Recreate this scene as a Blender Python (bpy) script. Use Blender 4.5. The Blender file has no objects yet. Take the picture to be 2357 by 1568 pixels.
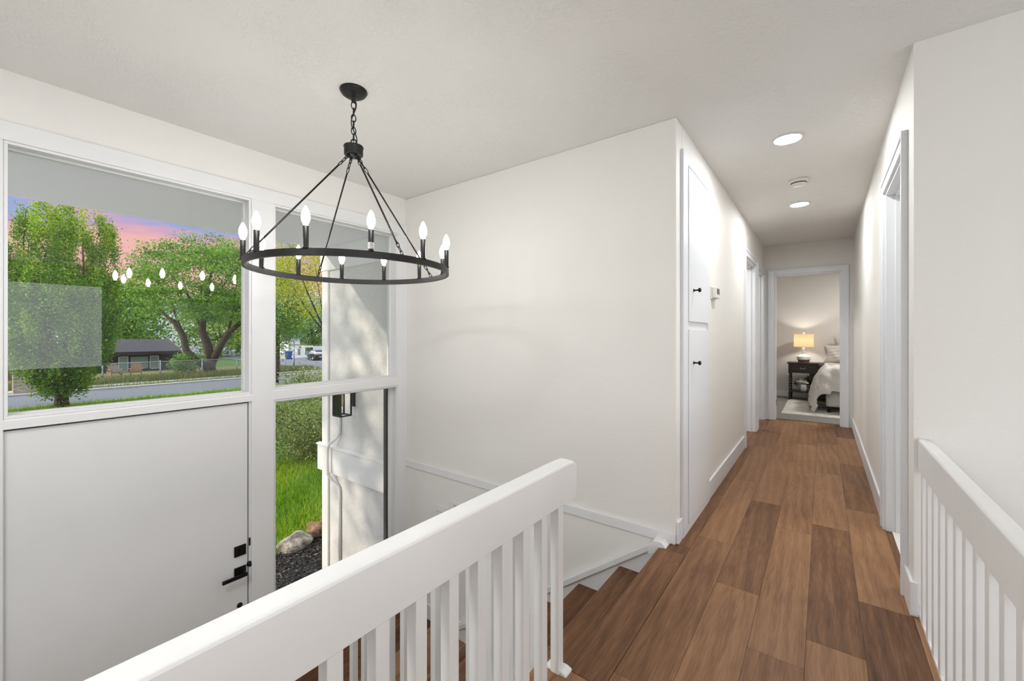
import bpy, bmesh, math, random
import numpy as np
from mathutils import Vector, Matrix
C = bpy.context.scene.collection
PI = math.pi
rnd = random.Random(7)

# ------------------------------------------------------------------ camera
cam_d = bpy.data.cameras.new('camera')
cam = bpy.data.objects.new('camera', cam_d); C.objects.link(cam)
cam.location = (0, 0, 1.195)
cam.rotation_euler = (PI/2, 0, math.radians(36.93))
cam_d.sensor_width = 36; cam_d.sensor_fit = 'HORIZONTAL'
cam_d.lens = 36*952/2357
cam_d.shift_y = -13/2357
cam_d.clip_start = 0.02; cam_d.clip_end = 600
sc = bpy.context.scene
sc.camera = cam
sc.view_settings.view_transform = 'Standard'
sc.view_settings.look = 'None'
sc.view_settings.gamma = 1
sc.view_settings.use_curve_mapping = False
sc.view_settings.exposure = 0.07
sc.cycles.max_bounces = 8
sc.cycles.transparent_max_bounces = 16
sc.cycles.sample_clamp_indirect = 6

# ------------------------------------------------------------------ node helpers
def mat(name):
    m = bpy.data.materials.new(name); m.use_nodes = True
    nt = m.node_tree; nt.nodes.clear()
    out = nt.nodes.new('ShaderNodeOutputMaterial')
    return m, nt, out
def N(nt, t, **k):
    n = nt.nodes.new(t)
    for a, v in k.items():
        if a in n.inputs: n.inputs[a].default_value = v
        else: setattr(n, a, v)
    return n
def L(nt, a, ao, b, bi): nt.links.new(a.outputs[ao], b.inputs[bi])
def rgba(c): return (c[0], c[1], c[2], 1)
def ramp(nt, stops):
    n = nt.nodes.new('ShaderNodeValToRGB'); e = n.color_ramp.elements
    while len(e) > 1: e.remove(e[-1])
    e[0].position = stops[0][0]; e[0].color = rgba(stops[0][1])
    for p, c in stops[1:]:
        x = e.new(p); x.color = rgba(c)
    return n
def simple(name, col, rough=0.5, metal=0.0, var=0.0, vscale=8.0, bump=0.0, bscale=60.0, spec=0.5, bdist=0.01, stretch=None, coat=0.0):
    """procedural paint / plastic / metal with optional colour mottling and bump"""
    m, nt, out = mat(name)
    b = N(nt, 'ShaderNodeBsdfPrincipled'); b.inputs['Roughness'].default_value = rough
    b.inputs['Metallic'].default_value = metal; b.inputs['Specular IOR Level'].default_value = spec
    b.inputs['Coat Weight'].default_value = coat
    tc = N(nt, 'ShaderNodeTexCoord'); src = (tc, 'Object')
    if stretch:
        mp = N(nt, 'ShaderNodeMapping'); mp.inputs['Scale'].default_value = stretch
        L(nt, tc, 'Object', mp, 'Vector'); src = (mp, 'Vector')
    if var > 0:
        n = N(nt, 'ShaderNodeTexNoise'); n.inputs['Scale'].default_value = vscale; n.inputs['Detail'].default_value = 5
        L(nt, src[0], src[1], n, 'Vector')
        r = ramp(nt, [(0.3, [c*(1-var) for c in col]), (0.7, [min(1, c*(1+var)) for c in col])])
        L(nt, n, 'Fac', r, 'Fac'); L(nt, r, 'Color', b, 'Base Color')
    else:
        b.inputs['Base Color'].default_value = rgba(col)
    if bump > 0:
        n2 = N(nt, 'ShaderNodeTexNoise'); n2.inputs['Scale'].default_value = bscale; n2.inputs['Detail'].default_value = 3
        L(nt, src[0], src[1], n2, 'Vector')
        bp = N(nt, 'ShaderNodeBump'); bp.inputs['Strength'].default_value = bump; bp.inputs['Distance'].default_value = bdist
        L(nt, n2, 'Fac', bp, 'Height'); L(nt, bp, 'Normal', b, 'Normal')
    L(nt, b, 'BSDF', out, 'Surface')
    return m
def emit(name, col, strength):
    m, nt, out = mat(name)
    e = N(nt, 'ShaderNodeEmission'); e.inputs['Color'].default_value = rgba(col); e.inputs['Strength'].default_value = strength
    L(nt, e, 'Emission', out, 'Surface'); return m

# ------------------------------------------------------------------ world: sunset sky
w = bpy.data.worlds.new('sunset_sky'); sc.world = w; w.use_nodes = True
nt = w.node_tree; nt.nodes.clear()
wo = nt.nodes.new('ShaderNodeOutputWorld'); bg = nt.nodes.new('ShaderNodeBackground')
tc = N(nt, 'ShaderNodeTexCoord'); sep = N(nt, 'ShaderNodeSeparateXYZ'); L(nt, tc, 'Generated', sep, 'Vector')
mp = N(nt, 'ShaderNodeMapping'); mp.inputs['Scale'].default_value = (2.2, 2.2, 13.0); mp.inputs['Rotation'].default_value = (0.05, 0.10, 0.3)
L(nt, tc, 'Generated', mp, 'Vector')
no = N(nt, 'ShaderNodeTexNoise'); no.inputs['Scale'].default_value = 1.7; no.inputs['Detail'].default_value = 6; no.inputs['Roughness'].default_value = 0.6
L(nt, mp, 'Vector', no, 'Vector')
m1 = N(nt, 'ShaderNodeMath', operation='SUBTRACT'); L(nt, no, 'Fac', m1, 0); m1.inputs[1].default_value = 0.5
m2 = N(nt, 'ShaderNodeMath', operation='MULTIPLY_ADD'); L(nt, m1, 'Value', m2, 0); m2.inputs[1].default_value = 0.26; L(nt, sep, 'Z', m2, 2)
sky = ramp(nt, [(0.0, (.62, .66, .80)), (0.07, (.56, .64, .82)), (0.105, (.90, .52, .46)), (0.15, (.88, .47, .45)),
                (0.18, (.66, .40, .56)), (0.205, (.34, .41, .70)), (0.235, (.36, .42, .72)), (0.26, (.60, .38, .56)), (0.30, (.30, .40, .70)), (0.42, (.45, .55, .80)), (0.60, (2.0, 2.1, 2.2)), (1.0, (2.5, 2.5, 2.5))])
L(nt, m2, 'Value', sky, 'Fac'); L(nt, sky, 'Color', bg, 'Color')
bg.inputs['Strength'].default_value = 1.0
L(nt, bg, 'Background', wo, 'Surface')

# ------------------------------------------------------------------ sun and the large lights
def lamp(name, kind, loc, energy, col=(1, 1, 1), rot=(0, 0, 0), **k):
    d = bpy.data.lights.new(name, kind); d.energy = energy; d.color = col
    for a, v in k.items(): setattr(d, a, v)
    o = bpy.data.objects.new(name, d); C.objects.link(o); o.location = loc; o.rotation_euler = rot
    return o
def aim(o, v): o.rotation_euler = Vector(v).to_track_quat('-Z', 'Y').to_euler()
sun = lamp('sun', 'SUN', (0, -30, 20), 3.6, (1.0, .89, .70), angle=math.radians(1.2)); aim(sun, (.36, .88, -.30))
# daylight through the living-room windows behind the camera (east wall)
d1 = lamp('window_daylight', 'AREA', (4.66, -2.4, 1.35), 44, (.97, .98, 1.0), shape='RECTANGLE', size=2.2, size_y=1.5); aim(d1, (-1, 0, 0))
d2 = lamp('window_daylight', 'AREA', (4.66, .5, 1.35), 44, (.97, .98, 1.0), shape='RECTANGLE', size=2.2, size_y=1.5); aim(d2, (-1, 0, 0))
lamp('entry_fill', 'AREA', (-1.3, -.75, 2.42), 29, (.95, .985, 1.0), shape='DISK', size=.5)  # added fill light out of view, brightens the stairwell and lower back wall
# added fill lights under the unseen living-room ceiling, no fixtures behind them
for x, y in ((2.6, -.6), (4.0, -1.0), (2.8, -2.6), (.9, -3.6)):
    o = lamp('living_fill', 'AREA', (x, y, 2.42), 14, (.95, .985, 1.0), shape='DISK', size=.8)
# ------------------------------------------------------------------ mesh helpers
class MB:
    def __init__(s): s.v = []; s.f = []; s.m = []; s.sm = []
    def add(s, vs, fs, mi=0, smooth=False):
        o = len(s.v); s.v += [tuple(p) for p in vs]
        for f in fs: s.f.append([i+o for i in f]); s.m.append(mi); s.sm.append(smooth)
        return s
    def box(s, x0, x1, y0, y1, z0, z1, mi=0):
        vs = [(x, y, z) for x in (x0, x1) for y in (y0, y1) for z in (z0, z1)]
        return s.add(vs, [(0, 1, 3, 2), (4, 6, 7, 5), (0, 4, 5, 1), (2, 3, 7, 6), (0, 2, 6, 4), (1, 5, 7, 3)], mi)
    def prism(s, pts, lo, hi, axis='y', mi=0):
        """polygon pts (2-D) extruded along an axis"""
        n = len(pts)
        def P(p, t):
            if axis == 'y': return (p[0], t, p[1])
            if axis == 'x': return (t, p[0], p[1])
            return (p[0], p[1], t)
        vs = [P(p, lo) for p in pts] + [P(p, hi) for p in pts]
        fs = [tuple(range(n))[::-1], tuple(range(n, 2*n))] + [(i, (i+1) % n, n+(i+1) % n, n+i) for i in range(n)]
        return s.add(vs, fs, mi)
    def lathe(s, prof, c=(0, 0, 0), n=20, axis='z', mi=0, smooth=True, ph=0.0):
        vs = []; fs = []
        for r, h in prof:
            for k in range(n):
                a = 2*PI*k/n + ph; u, v = r*math.cos(a), r*math.sin(a)
                if axis == 'z': vs.append((c[0]+u, c[1]+v, c[2]+h))
                elif axis == 'x': vs.append((c[0]+h, c[1]+u, c[2]+v))
                else: vs.append((c[0]+u, c[1]+h, c[2]+v))
        for i in range(len(prof)-1):
            for k in range(n):
                k2 = (k+1) % n; fs.append((i*n+k, i*n+k2, (i+1)*n+k2, (i+1)*n+k))
        fs.append(tuple(range(n))[::-1]); fs.append(tuple(range((len(prof)-1)*n, len(prof)*n)))
        return s.add(vs, fs, mi, smooth)
    def tube(s, pts, r, n=8, mi=0, smooth=True, closed=False):
        pts = [Vector(p) for p in pts]; m = len(pts)
        rs = r if isinstance(r, (list, tuple)) else [r]*m
        vs = []; fs = []; up = None
        for i, p in enumerate(pts):
            if closed: d = pts[(i+1) % m]-pts[i-1]
            else: d = pts[min(i+1, m-1)]-pts[max(i-1, 0)]
            d = d.normalized() if d.length > 1e-9 else Vector((0, 0, 1))
            if up is None: up = d.orthogonal().normalized()
            else:
                up = up-d*up.dot(d); up = up.normalized() if up.length > 1e-6 else d.orthogonal().normalized()
            q = d.cross(up)
            for k in range(n):
                a = 2*PI*k/n; vs.append(p+(up*math.cos(a)+q*math.sin(a))*rs[i])
        for i in range(m if closed else m-1):
            j = (i+1) % m
            for k in range(n):
                k2 = (k+1) % n; fs.append((i*n+k, i*n+k2, j*n+k2, j*n+k))
        if not closed: fs.append(tuple(range(n))[::-1]); fs.append(tuple(range((m-1)*n, m*n)))
        return s.add(vs, fs, mi, smooth)
    def link(s, p, d, ln, wd, r, twist=0.0, n=14):
        """one oval chain link centred on p, long along d"""
        d = Vector(d).normalized(); u = d.orthogonal().normalized(); q = d.cross(u)
        sd = u*math.cos(twist)+q*math.sin(twist); p = Vector(p)
        return s.tube([p+d*(ln/2)*math.cos(2*PI*k/n)+sd*(wd/2)*math.sin(2*PI*k/n) for k in range(n)], r, 6, closed=True)
    def grid(s, fn, nu, nv, mi=0, smooth=True, flip=False):
        vs = [fn(i/(nu-1), j/(nv-1)) for i in range(nu) for j in range(nv)]
        fs = []
        for i in range(nu-1):
            for j in range(nv-1):
                q = (i*nv+j, (i+1)*nv+j, (i+1)*nv+j+1, i*nv+j+1); fs.append(q[::-1] if flip else q)
        return s.add(vs, fs, mi, smooth)
    def build(s, name, mats, parent=None, bevel=0.0, loc=None):
        me = bpy.data.meshes.new(name); me.from_pydata(s.v, [], s.f)
        for m in (mats if isinstance(mats, (list, tuple)) else [mats]): me.materials.append(m)
        me.polygons.foreach_set('material_index', s.m); me.polygons.foreach_set('use_smooth', s.sm)
        bm = bmesh.new(); bm.from_mesh(me); bmesh.ops.recalc_face_normals(bm, faces=bm.faces); bm.to_mesh(me); bm.free()
        me.update()
        o = bpy.data.objects.new(name, me); C.objects.link(o)
        if parent is not None:
            o.parent = parent
            o.matrix_parent_inverse = Matrix.Translation(parent.location).inverted()
        if bevel > 0:
            b = o.modifiers.new('bevel', 'BEVEL'); b.width = bevel; b.segments = 2; b.limit_method = 'ANGLE'; b.angle_limit = 0.7
        return o
def tag(o, label, cat, group=None, kind=None):
    o['label'] = label; o['category'] = cat
    if group: o['group'] = group
    if kind: o['kind'] = kind
    return o
def struct(o, label=None, cat=None):
    o['kind'] = 'structure'
    if label: o['label'] = label; o['category'] = cat
    return o
def thing(name, loc, label, cat, group=None):
    o = bpy.data.objects.new(name, None); C.objects.link(o); o.location = loc; o.empty_display_size = .1
    return tag(o, label, cat, group)
def dup(root, delta, label):
    r = root.copy(); C.objects.link(r); r.location = root.location+Vector(delta); r['label'] = label
    for ch in list(root.children):
        c = ch.copy(); C.objects.link(c); c.parent = r; c.matrix_parent_inverse = ch.matrix_parent_inverse.copy()
        for g in list(ch.children):
            d = g.copy(); C.objects.link(d); d.parent = c; d.matrix_parent_inverse = g.matrix_parent_inverse.copy()
    return r
def quads(name, P, mats, parent=None, tone=None, nv=4):
    """P: (n, nv, 3) array of leaf / blade polygons as one mesh with a per-face tone"""
    n = P.shape[0]; me = bpy.data.meshes.new(name)
    me.vertices.add(n*nv); me.vertices.foreach_set('co', P.reshape(-1).astype(np.float32))
    me.loops.add(n*nv); me.loops.foreach_set('vertex_index', np.arange(n*nv, dtype=np.int32))
    me.polygons.add(n); me.polygons.foreach_set('loop_start', np.arange(0, n*nv, nv, dtype=np.int32))
    me.update(calc_edges=True)
    if tone is not None:
        a = me.attributes.new('tone', 'FLOAT', 'FACE'); a.data.foreach_set('value', tone.astype(np.float32))
    me.materials.append(mats)
    o = bpy.data.objects.new(name, me); C.objects.link(o)
    if parent is not None:
        o.parent = parent; o.matrix_parent_inverse = Matrix.Translation(parent.location).inverted()
    return o
def leaves(cen, size, rs, up=0.3):
    """diamond leaves at given centres"""
    n = len(cen)
    d = rs.normal(size=(n, 3)); d[:, 2] += up; d /= np.linalg.norm(d, axis=1)[:, None]
    q = rs.normal(size=(n, 3)); q -= d*(q*d).sum(1)[:, None]; q /= np.linalg.norm(q, axis=1)[:, None]
    sz = (size*rs.uniform(.6, 1.25, n))[:, None]
    nn = np.cross(d, q)
    return np.stack([cen-d*sz*.6, cen+q*sz*.30+nn*sz*.08, cen+d*sz*.6, cen-q*sz*.30+nn*sz*.08], 1)

# ------------------------------------------------------------------ materials
def wall_mat(name, col, bump=.25, scale=230.0, rough=.6):
    m, nt, out = mat(name)
    b = N(nt, 'ShaderNodeBsdfPrincipled'); b.inputs['Roughness'].default_value = rough; b.inputs['Base Color'].default_value = rgba(col)
    b.inputs['Specular IOR Level'].default_value = .3
    g = N(nt, 'ShaderNodeNewGeometry')
    n = N(nt, 'ShaderNodeTexNoise'); n.inputs['Scale'].default_value = scale; n.inputs['Detail'].default_value = 2
    n2 = N(nt, 'ShaderNodeTexNoise'); n2.inputs['Scale'].default_value = scale*.22; n2.inputs['Detail'].default_value = 3
    L(nt, g, 'Position', n, 'Vector'); L(nt, g, 'Position', n2, 'Vector')
    a = N(nt, 'ShaderNodeMath', operation='ADD'); L(nt, n, 'Fac', a, 0); L(nt, n2, 'Fac', a, 1)
    bp = N(nt, 'ShaderNodeBump'); bp.inputs['Strength'].default_value = bump; bp.inputs['Distance'].default_value = .004
    L(nt, a, 'Value', bp, 'Height'); L(nt, bp, 'Normal', b, 'Normal'); L(nt, b, 'BSDF', out, 'Surface')
    return m
M = {}
M['wall'] = wall_mat('wall_paint', (.83, .812, .778))
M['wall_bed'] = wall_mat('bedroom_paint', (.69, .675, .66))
def ceiling_mat():
    m, nt, out = mat('knockdown_ceiling')
    b = N(nt, 'ShaderNodeBsdfPrincipled'); b.inputs['Roughness'].default_value = .7; b.inputs['Base Color'].default_value = (.86, .845, .815, 1)
    b.inputs['Specular IOR Level'].default_value = .25
    g = N(nt, 'ShaderNodeNewGeometry')
    mp = N(nt, 'ShaderNodeMapping'); mp.inputs['Rotation'].default_value = (0, 0, .6); mp.inputs['Scale'].default_value = (1, 1.9, 1)
    L(nt, g, 'Position', mp, 'Vector')
    ns = []
    for sc_, dt, lo, hi in ((34, 4, .50, .60), (85, 3, .55, .66)):
        n = N(nt, 'ShaderNodeTexNoise'); n.inputs['Scale'].default_value = sc_; n.inputs['Detail'].default_value = dt; n.inputs['Distortion'].default_value = .9
        L(nt, mp, 'Vector', n, 'Vector')
        r = ramp(nt, [(lo, (0, 0, 0)), (hi, (1, 1, 1))]); L(nt, n, 'Fac', r, 'Fac'); ns.append(r)
    patch = N(nt, 'ShaderNodeTexNoise'); patch.inputs['Scale'].default_value = 2.3; L(nt, g, 'Position', patch, 'Vector')
    pr = ramp(nt, [(.35, (.15, .15, .15)), (.65, (1, 1, 1))]); L(nt, patch, 'Fac', pr, 'Fac')
    a = N(nt, 'ShaderNodeMath', operation='MULTIPLY_ADD'); L(nt, ns[1], 'Color', a, 0); a.inputs[1].default_value = .6; L(nt, ns[0], 'Color', a, 2)
    k = N(nt, 'ShaderNodeMath', operation='MULTIPLY'); L(nt, a, 'Value', k, 0); L(nt, pr, 'Color', k, 1)
    bp = N(nt, 'ShaderNodeBump'); bp.inputs['Strength'].default_value = .55; bp.inputs['Distance'].default_value = .0035
    L(nt, k, 'Value', bp, 'Height'); L(nt, bp, 'Normal', b, 'Normal'); L(nt, b, 'BSDF', out, 'Surface')
    return m
M['ceiling'] = ceiling_mat()
M['trim'] = simple('trim_paint', (.80, .80, .80), .38, bump=.22, bscale=9, bdist=.003, stretch=(1, .35, 14))
M['trim_hall'] = simple('hall_trim_paint', (.77, .79, .82), .35, bump=.10, bscale=14, bdist=.003)
M['rail'] = simple('railing_paint', (.81, .805, .795), .42, bump=.25, bscale=22, bdist=.003, var=.02, vscale=5)
M['door'] = simple('door_paint', (.77, .77, .77), .40, var=.01)
M['black'] = simple('black_metal', (.012, .012, .012), .38, .6, spec=.5)
M['bronze'] = simple('dark_bronze', (.026, .025, .024), .42, .7)
M['dark'] = simple('dark_gap', (.03, .03, .03), .8)
M['plastic'] = simple('white_plastic', (.80, .79, .77), .35)
M['lcd'] = simple('lcd_grey', (.10, .11, .10), .25)
M['chrome'] = simple('steel', (.55, .55, .53), .35, .9)
M['bulb'] = emit('lit_bulb', (1.0, .985, .95), 72)
M['can'] = emit('lit_downlight', (.98, .99, .985), 250)
def glass_mat(name, tint=(1, 1, 1), ior=1.45):
    m, nt, out = mat(name)
    t = N(nt, 'ShaderNodeBsdfTransparent'); t.inputs['Color'].default_value = rgba(tint)
    g = N(nt, 'ShaderNodeBsdfGlossy'); g.inputs['Roughness'].default_value = .0
    f = N(nt, 'ShaderNodeFresnel'); f.inputs['IOR'].default_value = ior
    x = N(nt, 'ShaderNodeMixShader'); L(nt, f, 'Fac', x, 'Fac'); L(nt, t, 'BSDF', x, 1); L(nt, g, 'BSDF', x, 2)
    L(nt, x, 'Shader', out, 'Surface'); return m
M['glass'] = glass_mat('window_glass', (.985, .985, .985), 1.33)
def wood_mat(name='plank_wood', gain=1.0, grain_axis=1):
    m, nt, out = mat(name)
    b = N(nt, 'ShaderNodeBsdfPrincipled'); b.inputs['Roughness'].default_value = .42; b.inputs['Specular IOR Level'].default_value = .18
    g = N(nt, 'ShaderNodeNewGeometry'); at = N(nt, 'ShaderNodeAttribute', attribute_name='tone')
    off = N(nt, 'ShaderNodeVectorMath', operation='SCALE'); off.inputs[0].default_value = (37.1, 91.7, 53.3); L(nt, at, 'Fac', off, 'Scale')
    add = N(nt, 'ShaderNodeVectorMath', operation='ADD'); L(nt, g, 'Position', add, 0); L(nt, off, 'Vector', add, 1)
    mp = N(nt, 'ShaderNodeMapping'); mp.inputs['Scale'].default_value = (1, .055, 1) if grain_axis == 1 else (.055, 1, 1); L(nt, add, 'Vector', mp, 'Vector')
    n1 = N(nt, 'ShaderNodeTexNoise'); n1.inputs['Scale'].default_value = 42; n1.inputs['Detail'].default_value = 7; n1.inputs['Roughness'].default_value = .62; n1.inputs['Distortion'].default_value = 1.2
    L(nt, mp, 'Vector', n1, 'Vector')
    mp2 = N(nt, 'ShaderNodeMapping'); mp2.inputs['Scale'].default_value = (1, .3, 1) if grain_axis == 1 else (.3, 1, 1); L(nt, add, 'Vector', mp2, 'Vector')
    n2 = N(nt, 'ShaderNodeTexNoise'); n2.inputs['Scale'].default_value = 7; n2.inputs['Detail'].default_value = 4; L(nt, mp2, 'Vector', n2, 'Vector')
    n3 = N(nt, 'ShaderNodeTexNoise'); n3.inputs['Scale'].default_value = 190; n3.inputs['Detail'].default_value = 2; L(nt, mp, 'Vector', n3, 'Vector')
    # knots
    vo = N(nt, 'ShaderNodeTexVoronoi'); vo.inputs['Scale'].default_value = 2.6; L(nt, mp2, 'Vector', vo, 'Vector')
    kn = ramp(nt, [(0.0, (1, 1, 1)), (.05, (.55, .55, .55)), (.11, (0, 0, 0))]); L(nt, vo, 'Distance', kn, 'Fac')
    s1 = N(nt, 'ShaderNodeMath', operation='MULTIPLY_ADD'); L(nt, n1, 'Fac', s1, 0); s1.inputs[1].default_value = .72; L(nt, at, 'Fac', s1, 2)
    s2 = N(nt, 'ShaderNodeMath', operation='MULTIPLY_ADD'); L(nt, n2, 'Fac', s2, 0); s2.inputs[1].default_value = .50; L(nt, s1, 'Value', s2, 2)
    s3 = N(nt, 'ShaderNodeMath', operation='MULTIPLY_ADD'); L(nt, n3, 'Fac', s3, 0); s3.inputs[1].default_value = .60; L(nt, s2, 'Value', s3, 2)
    wv = N(nt, 'ShaderNodeTexWave', wave_type='RINGS', rings_direction='Z'); wv.inputs['Scale'].default_value = 5.5; wv.inputs['Distortion'].default_value = 7; wv.inputs['Detail'].default_value = 3; wv.inputs['Detail Scale'].default_value = 1.4
    mp3 = N(nt, 'ShaderNodeMapping'); mp3.inputs['Scale'].default_value = (1, .13, 1) if grain_axis == 1 else (.13, 1, 1); L(nt, add, 'Vector', mp3, 'Vector'); L(nt, mp3, 'Vector', wv, 'Vector')
    s5 = N(nt, 'ShaderNodeMath', operation='MULTIPLY_ADD'); L(nt, wv, 'Fac', s5, 0); s5.inputs[1].default_value = .16; L(nt, s3, 'Value', s5, 2)
    s4 = N(nt, 'ShaderNodeMath', operation='MULTIPLY_ADD'); L(nt, kn, 'Color', s4, 0); s4.inputs[1].default_value = -.60; L(nt, s5, 'Value', s4, 2)
    sc_ = N(nt, 'ShaderNodeMath', operation='MULTIPLY'); L(nt, s4, 'Value', sc_, 0); sc_.inputs[1].default_value = .43
    r = ramp(nt, [(.30, [c*gain for c in (.052, .022, .012)]), (.50, [c*gain for c in (.172, .080, .038)]), (.66, [c*gain for c in (.295, .150, .073)]), (.86, [c*gain for c in (.45, .26, .135)])])
    L(nt, sc_, 'Value', r, 'Fac'); L(nt, r, 'Color', b, 'Base Color')
    rr = N(nt, 'ShaderNodeMath', operation='MULTIPLY_ADD'); L(nt, n1, 'Fac', rr, 0); rr.inputs[1].default_value = .25; rr.inputs[2].default_value = .32; L(nt, rr, 'Value', b, 'Roughness')
    bp = N(nt, 'ShaderNodeBump'); bp.inputs['Strength'].default_value = .12; bp.inputs['Distance'].default_value = .002; L(nt, n3, 'Fac', bp, 'Height'); L(nt, bp, 'Normal', b, 'Normal')
    L(nt, b, 'BSDF', out, 'Surface'); return m
M['wood'] = wood_mat(gain=.83)
M['seam'] = simple('plank_seam', (.06, .034, .02), .8)
def speckle(name, cols, scale, rough=.9, bump=.6, bdist=.01, detail=4):
    m, nt, out = mat(name)
    b = N(nt, 'ShaderNodeBsdfPrincipled'); b.inputs['Roughness'].default_value = rough; b.inputs['Specular IOR Level'].default_value = .2
    g = N(nt, 'ShaderNodeNewGeometry')
    n = N(nt, 'ShaderNodeTexNoise'); n.inputs['Scale'].default_value = scale; n.inputs['Detail'].default_value = detail; n.inputs['Roughness'].default_value = .7
    L(nt, g, 'Position', n, 'Vector')
    k = len(cols); r = ramp(nt, [(.32+.36*i/(k-1), c) for i, c in enumerate(cols)])
    L(nt, n, 'Fac', r, 'Fac'); L(nt, r, 'Color', b, 'Base Color')
    bp = N(nt, 'ShaderNodeBump'); bp.inputs['Strength'].default_value = bump; bp.inputs['Distance'].default_value = bdist
    L(nt, n, 'Fac', bp, 'Height'); L(nt, bp, 'Normal', b, 'Normal'); L(nt, b, 'BSDF', out, 'Surface'); return m
M['stucco'] = speckle('stucco', [(.66, .655, .645), (.78, .775, .765)], 90, .85, .9, .006, 2)
M['carpet'] = speckle('grey_carpet', [(.16, .15, .145), (.30, .285, .27), (.44, .42, .40)], 130, .95, 1, .01)
M['asphalt'] = speckle('asphalt', [(.13, .145, .17), (.18, .20, .235)], 14, .9, .3)
M['concrete'] = speckle('pale_concrete', [(.30, .32, .33), (.42, .44, .44)], 5, .9, .3)
M['lawn'] = speckle('lawn', [(.03, .08, .012), (.07, .16, .02), (.12, .20, .03)], 9, .95, .8, .03)
M['weeds'] = speckle('dry_weeds', [(.08, .13, .04), (.20, .21, .08), (.34, .27, .14)], 2.2, .95, .8, .05)
M['mulch'] = speckle('mulch', [(.010, .011, .012), (.035, .034, .033), (.10, .09, .08)], 45, .95, 1, .03)
M['rock'] = speckle('garden_rock', [(.13, .11, .09), (.30, .27, .23), (.50, .47, .42)], 9, .9, .8, .03)
M['rock_brown'] = speckle('brown_rock', [(.10, .055, .03), (.22, .13, .08), (.30, .20, .13)], 9, .9, .8, .03)
M['bark'] = speckle('bark', [(.035, .025, .018), (.11, .085, .065)], 9, .95, 1, .03)
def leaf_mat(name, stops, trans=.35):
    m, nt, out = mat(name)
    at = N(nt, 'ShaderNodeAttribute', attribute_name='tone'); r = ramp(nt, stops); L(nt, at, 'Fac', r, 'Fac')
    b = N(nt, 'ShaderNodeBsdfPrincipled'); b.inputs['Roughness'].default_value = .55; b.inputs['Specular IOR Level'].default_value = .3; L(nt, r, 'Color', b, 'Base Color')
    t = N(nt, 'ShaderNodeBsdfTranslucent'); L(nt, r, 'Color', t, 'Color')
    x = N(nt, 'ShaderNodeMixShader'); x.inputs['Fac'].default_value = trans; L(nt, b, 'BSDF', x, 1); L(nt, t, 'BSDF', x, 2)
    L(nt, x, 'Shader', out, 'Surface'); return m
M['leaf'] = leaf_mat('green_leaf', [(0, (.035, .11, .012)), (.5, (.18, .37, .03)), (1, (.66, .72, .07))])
M['leaf_mid'] = leaf_mat('mid_green_leaf', [(0, (.04, .12, .018)), (.5, (.18, .38, .05)), (1, (.48, .64, .10))])
M['leaf_gold'] = leaf_mat('golden_leaf', [(0, (.12, .19, .015)), (.5, (.36, .42, .025)), (1, (.70, .64, .04))])
M['leaf_olive'] = leaf_mat('olive_leaf', [(0, (.07, .12, .025)), (.5, (.20, .26, .07)), (1, (.46, .48, .20))])
M['blade'] = leaf_mat('grass_blade', [(0, (.08, .22, .01)), (.5, (.24, .44, .025)), (1, (.62, .62, .08))])
M['drygrass'] = leaf_mat('dry_grass_blade', [(0, (.08, .15, .05)), (.6, (.22, .25, .10)), (1, (.38, .30, .16))])
M['chip'] = leaf_mat('bark_chip', [(0, (.012, .012, .013)), (.7, (.05, .045, .04)), (1, (.26, .22, .17))], .0)
M['siding_dark'] = simple('dark_siding', (.016, .014, .016), .8, var=.2, vscale=3)
M['shingle'] = simple('dark_shingles', (.030, .032, .044), .85, var=.25, vscale=2.5, bump=.3, bscale=12)
M['siding_brown'] = simple('brown_siding', (.20, .15, .12), .8, var=.15, vscale=3)
M['white_paint'] = simple('white_exterior_paint', (.72, .74, .78), .6)
M['housewin'] = simple('house_window_glass', (.25, .33, .34), .12, spec=.8)
M['galv'] = simple('galvanised_steel', (.30, .34, .36), .5, .4)
M['chair_wood'] = simple('weathered_chair_wood', (.30, .25, .22), .8)
M['chair_orange'] = simple('cedar_chair_wood', (.36, .18, .08), .8)
M['sign'] = simple('street_sign_green', (.02, .28, .20), .5)
M['bin'] = simple('blue_bin_plastic', (.035, .10, .42), .5)
M['carpaint'] = simple('black_car_paint', (.015, .016, .02), .2, coat=.5)
M['carglass'] = simple('car_glass', (.35, .45, .52), .08, spec=.9)
M['tyre'] = simple('tyre_rubber', (.012, .012, .012), .9)
M['taillight'] = simple('tail_light_red', (.70, .03, .03), .3)
M['brickred'] = simple('red_brick', (.30, .10, .07), .9)
def brick_mat():
    m, nt, out = mat('mailbox_brick')
    b = N(nt, 'ShaderNodeBsdfPrincipled'); b.inputs['Roughness'].default_value = .9
    g = N(nt, 'ShaderNodeNewGeometry'); mp = N(nt, 'ShaderNodeMapping'); mp.inputs['Rotation'].default_value = (PI/2, 0, PI/2)
    sx = N(nt, 'ShaderNodeSeparateXYZ'); L(nt, g, 'Position', sx, 'Vector')
    ad = N(nt, 'ShaderNodeMath', operation='ADD'); L(nt, sx, 'X', ad, 0); L(nt, sx, 'Y', ad, 1)
    cb = N(nt, 'ShaderNodeCombineXYZ'); L(nt, ad, 'Value', cb, 'X'); L(nt, sx, 'Z', cb, 'Y')
    t = N(nt, 'ShaderNodeTexBrick'); t.inputs['Scale'].default_value = 1; t.inputs['Brick Width'].default_value = .22; t.inputs['Row Height'].default_value = .085; t.inputs['Mortar Size'].default_value = .012
    t.inputs['Color1'].default_value = (.30, .22, .19, 1); t.inputs['Color2'].default_value = (.52, .47, .45, 1); t.inputs['Mortar'].default_value = (.34, .30, .28, 1); t.inputs['Bias'].default_value = -.2
    L(nt, cb, 'Vector', t, 'Vector'); L(nt, t, 'Color', b, 'Base Color'); L(nt, b, 'BSDF', out, 'Surface'); return m
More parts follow.
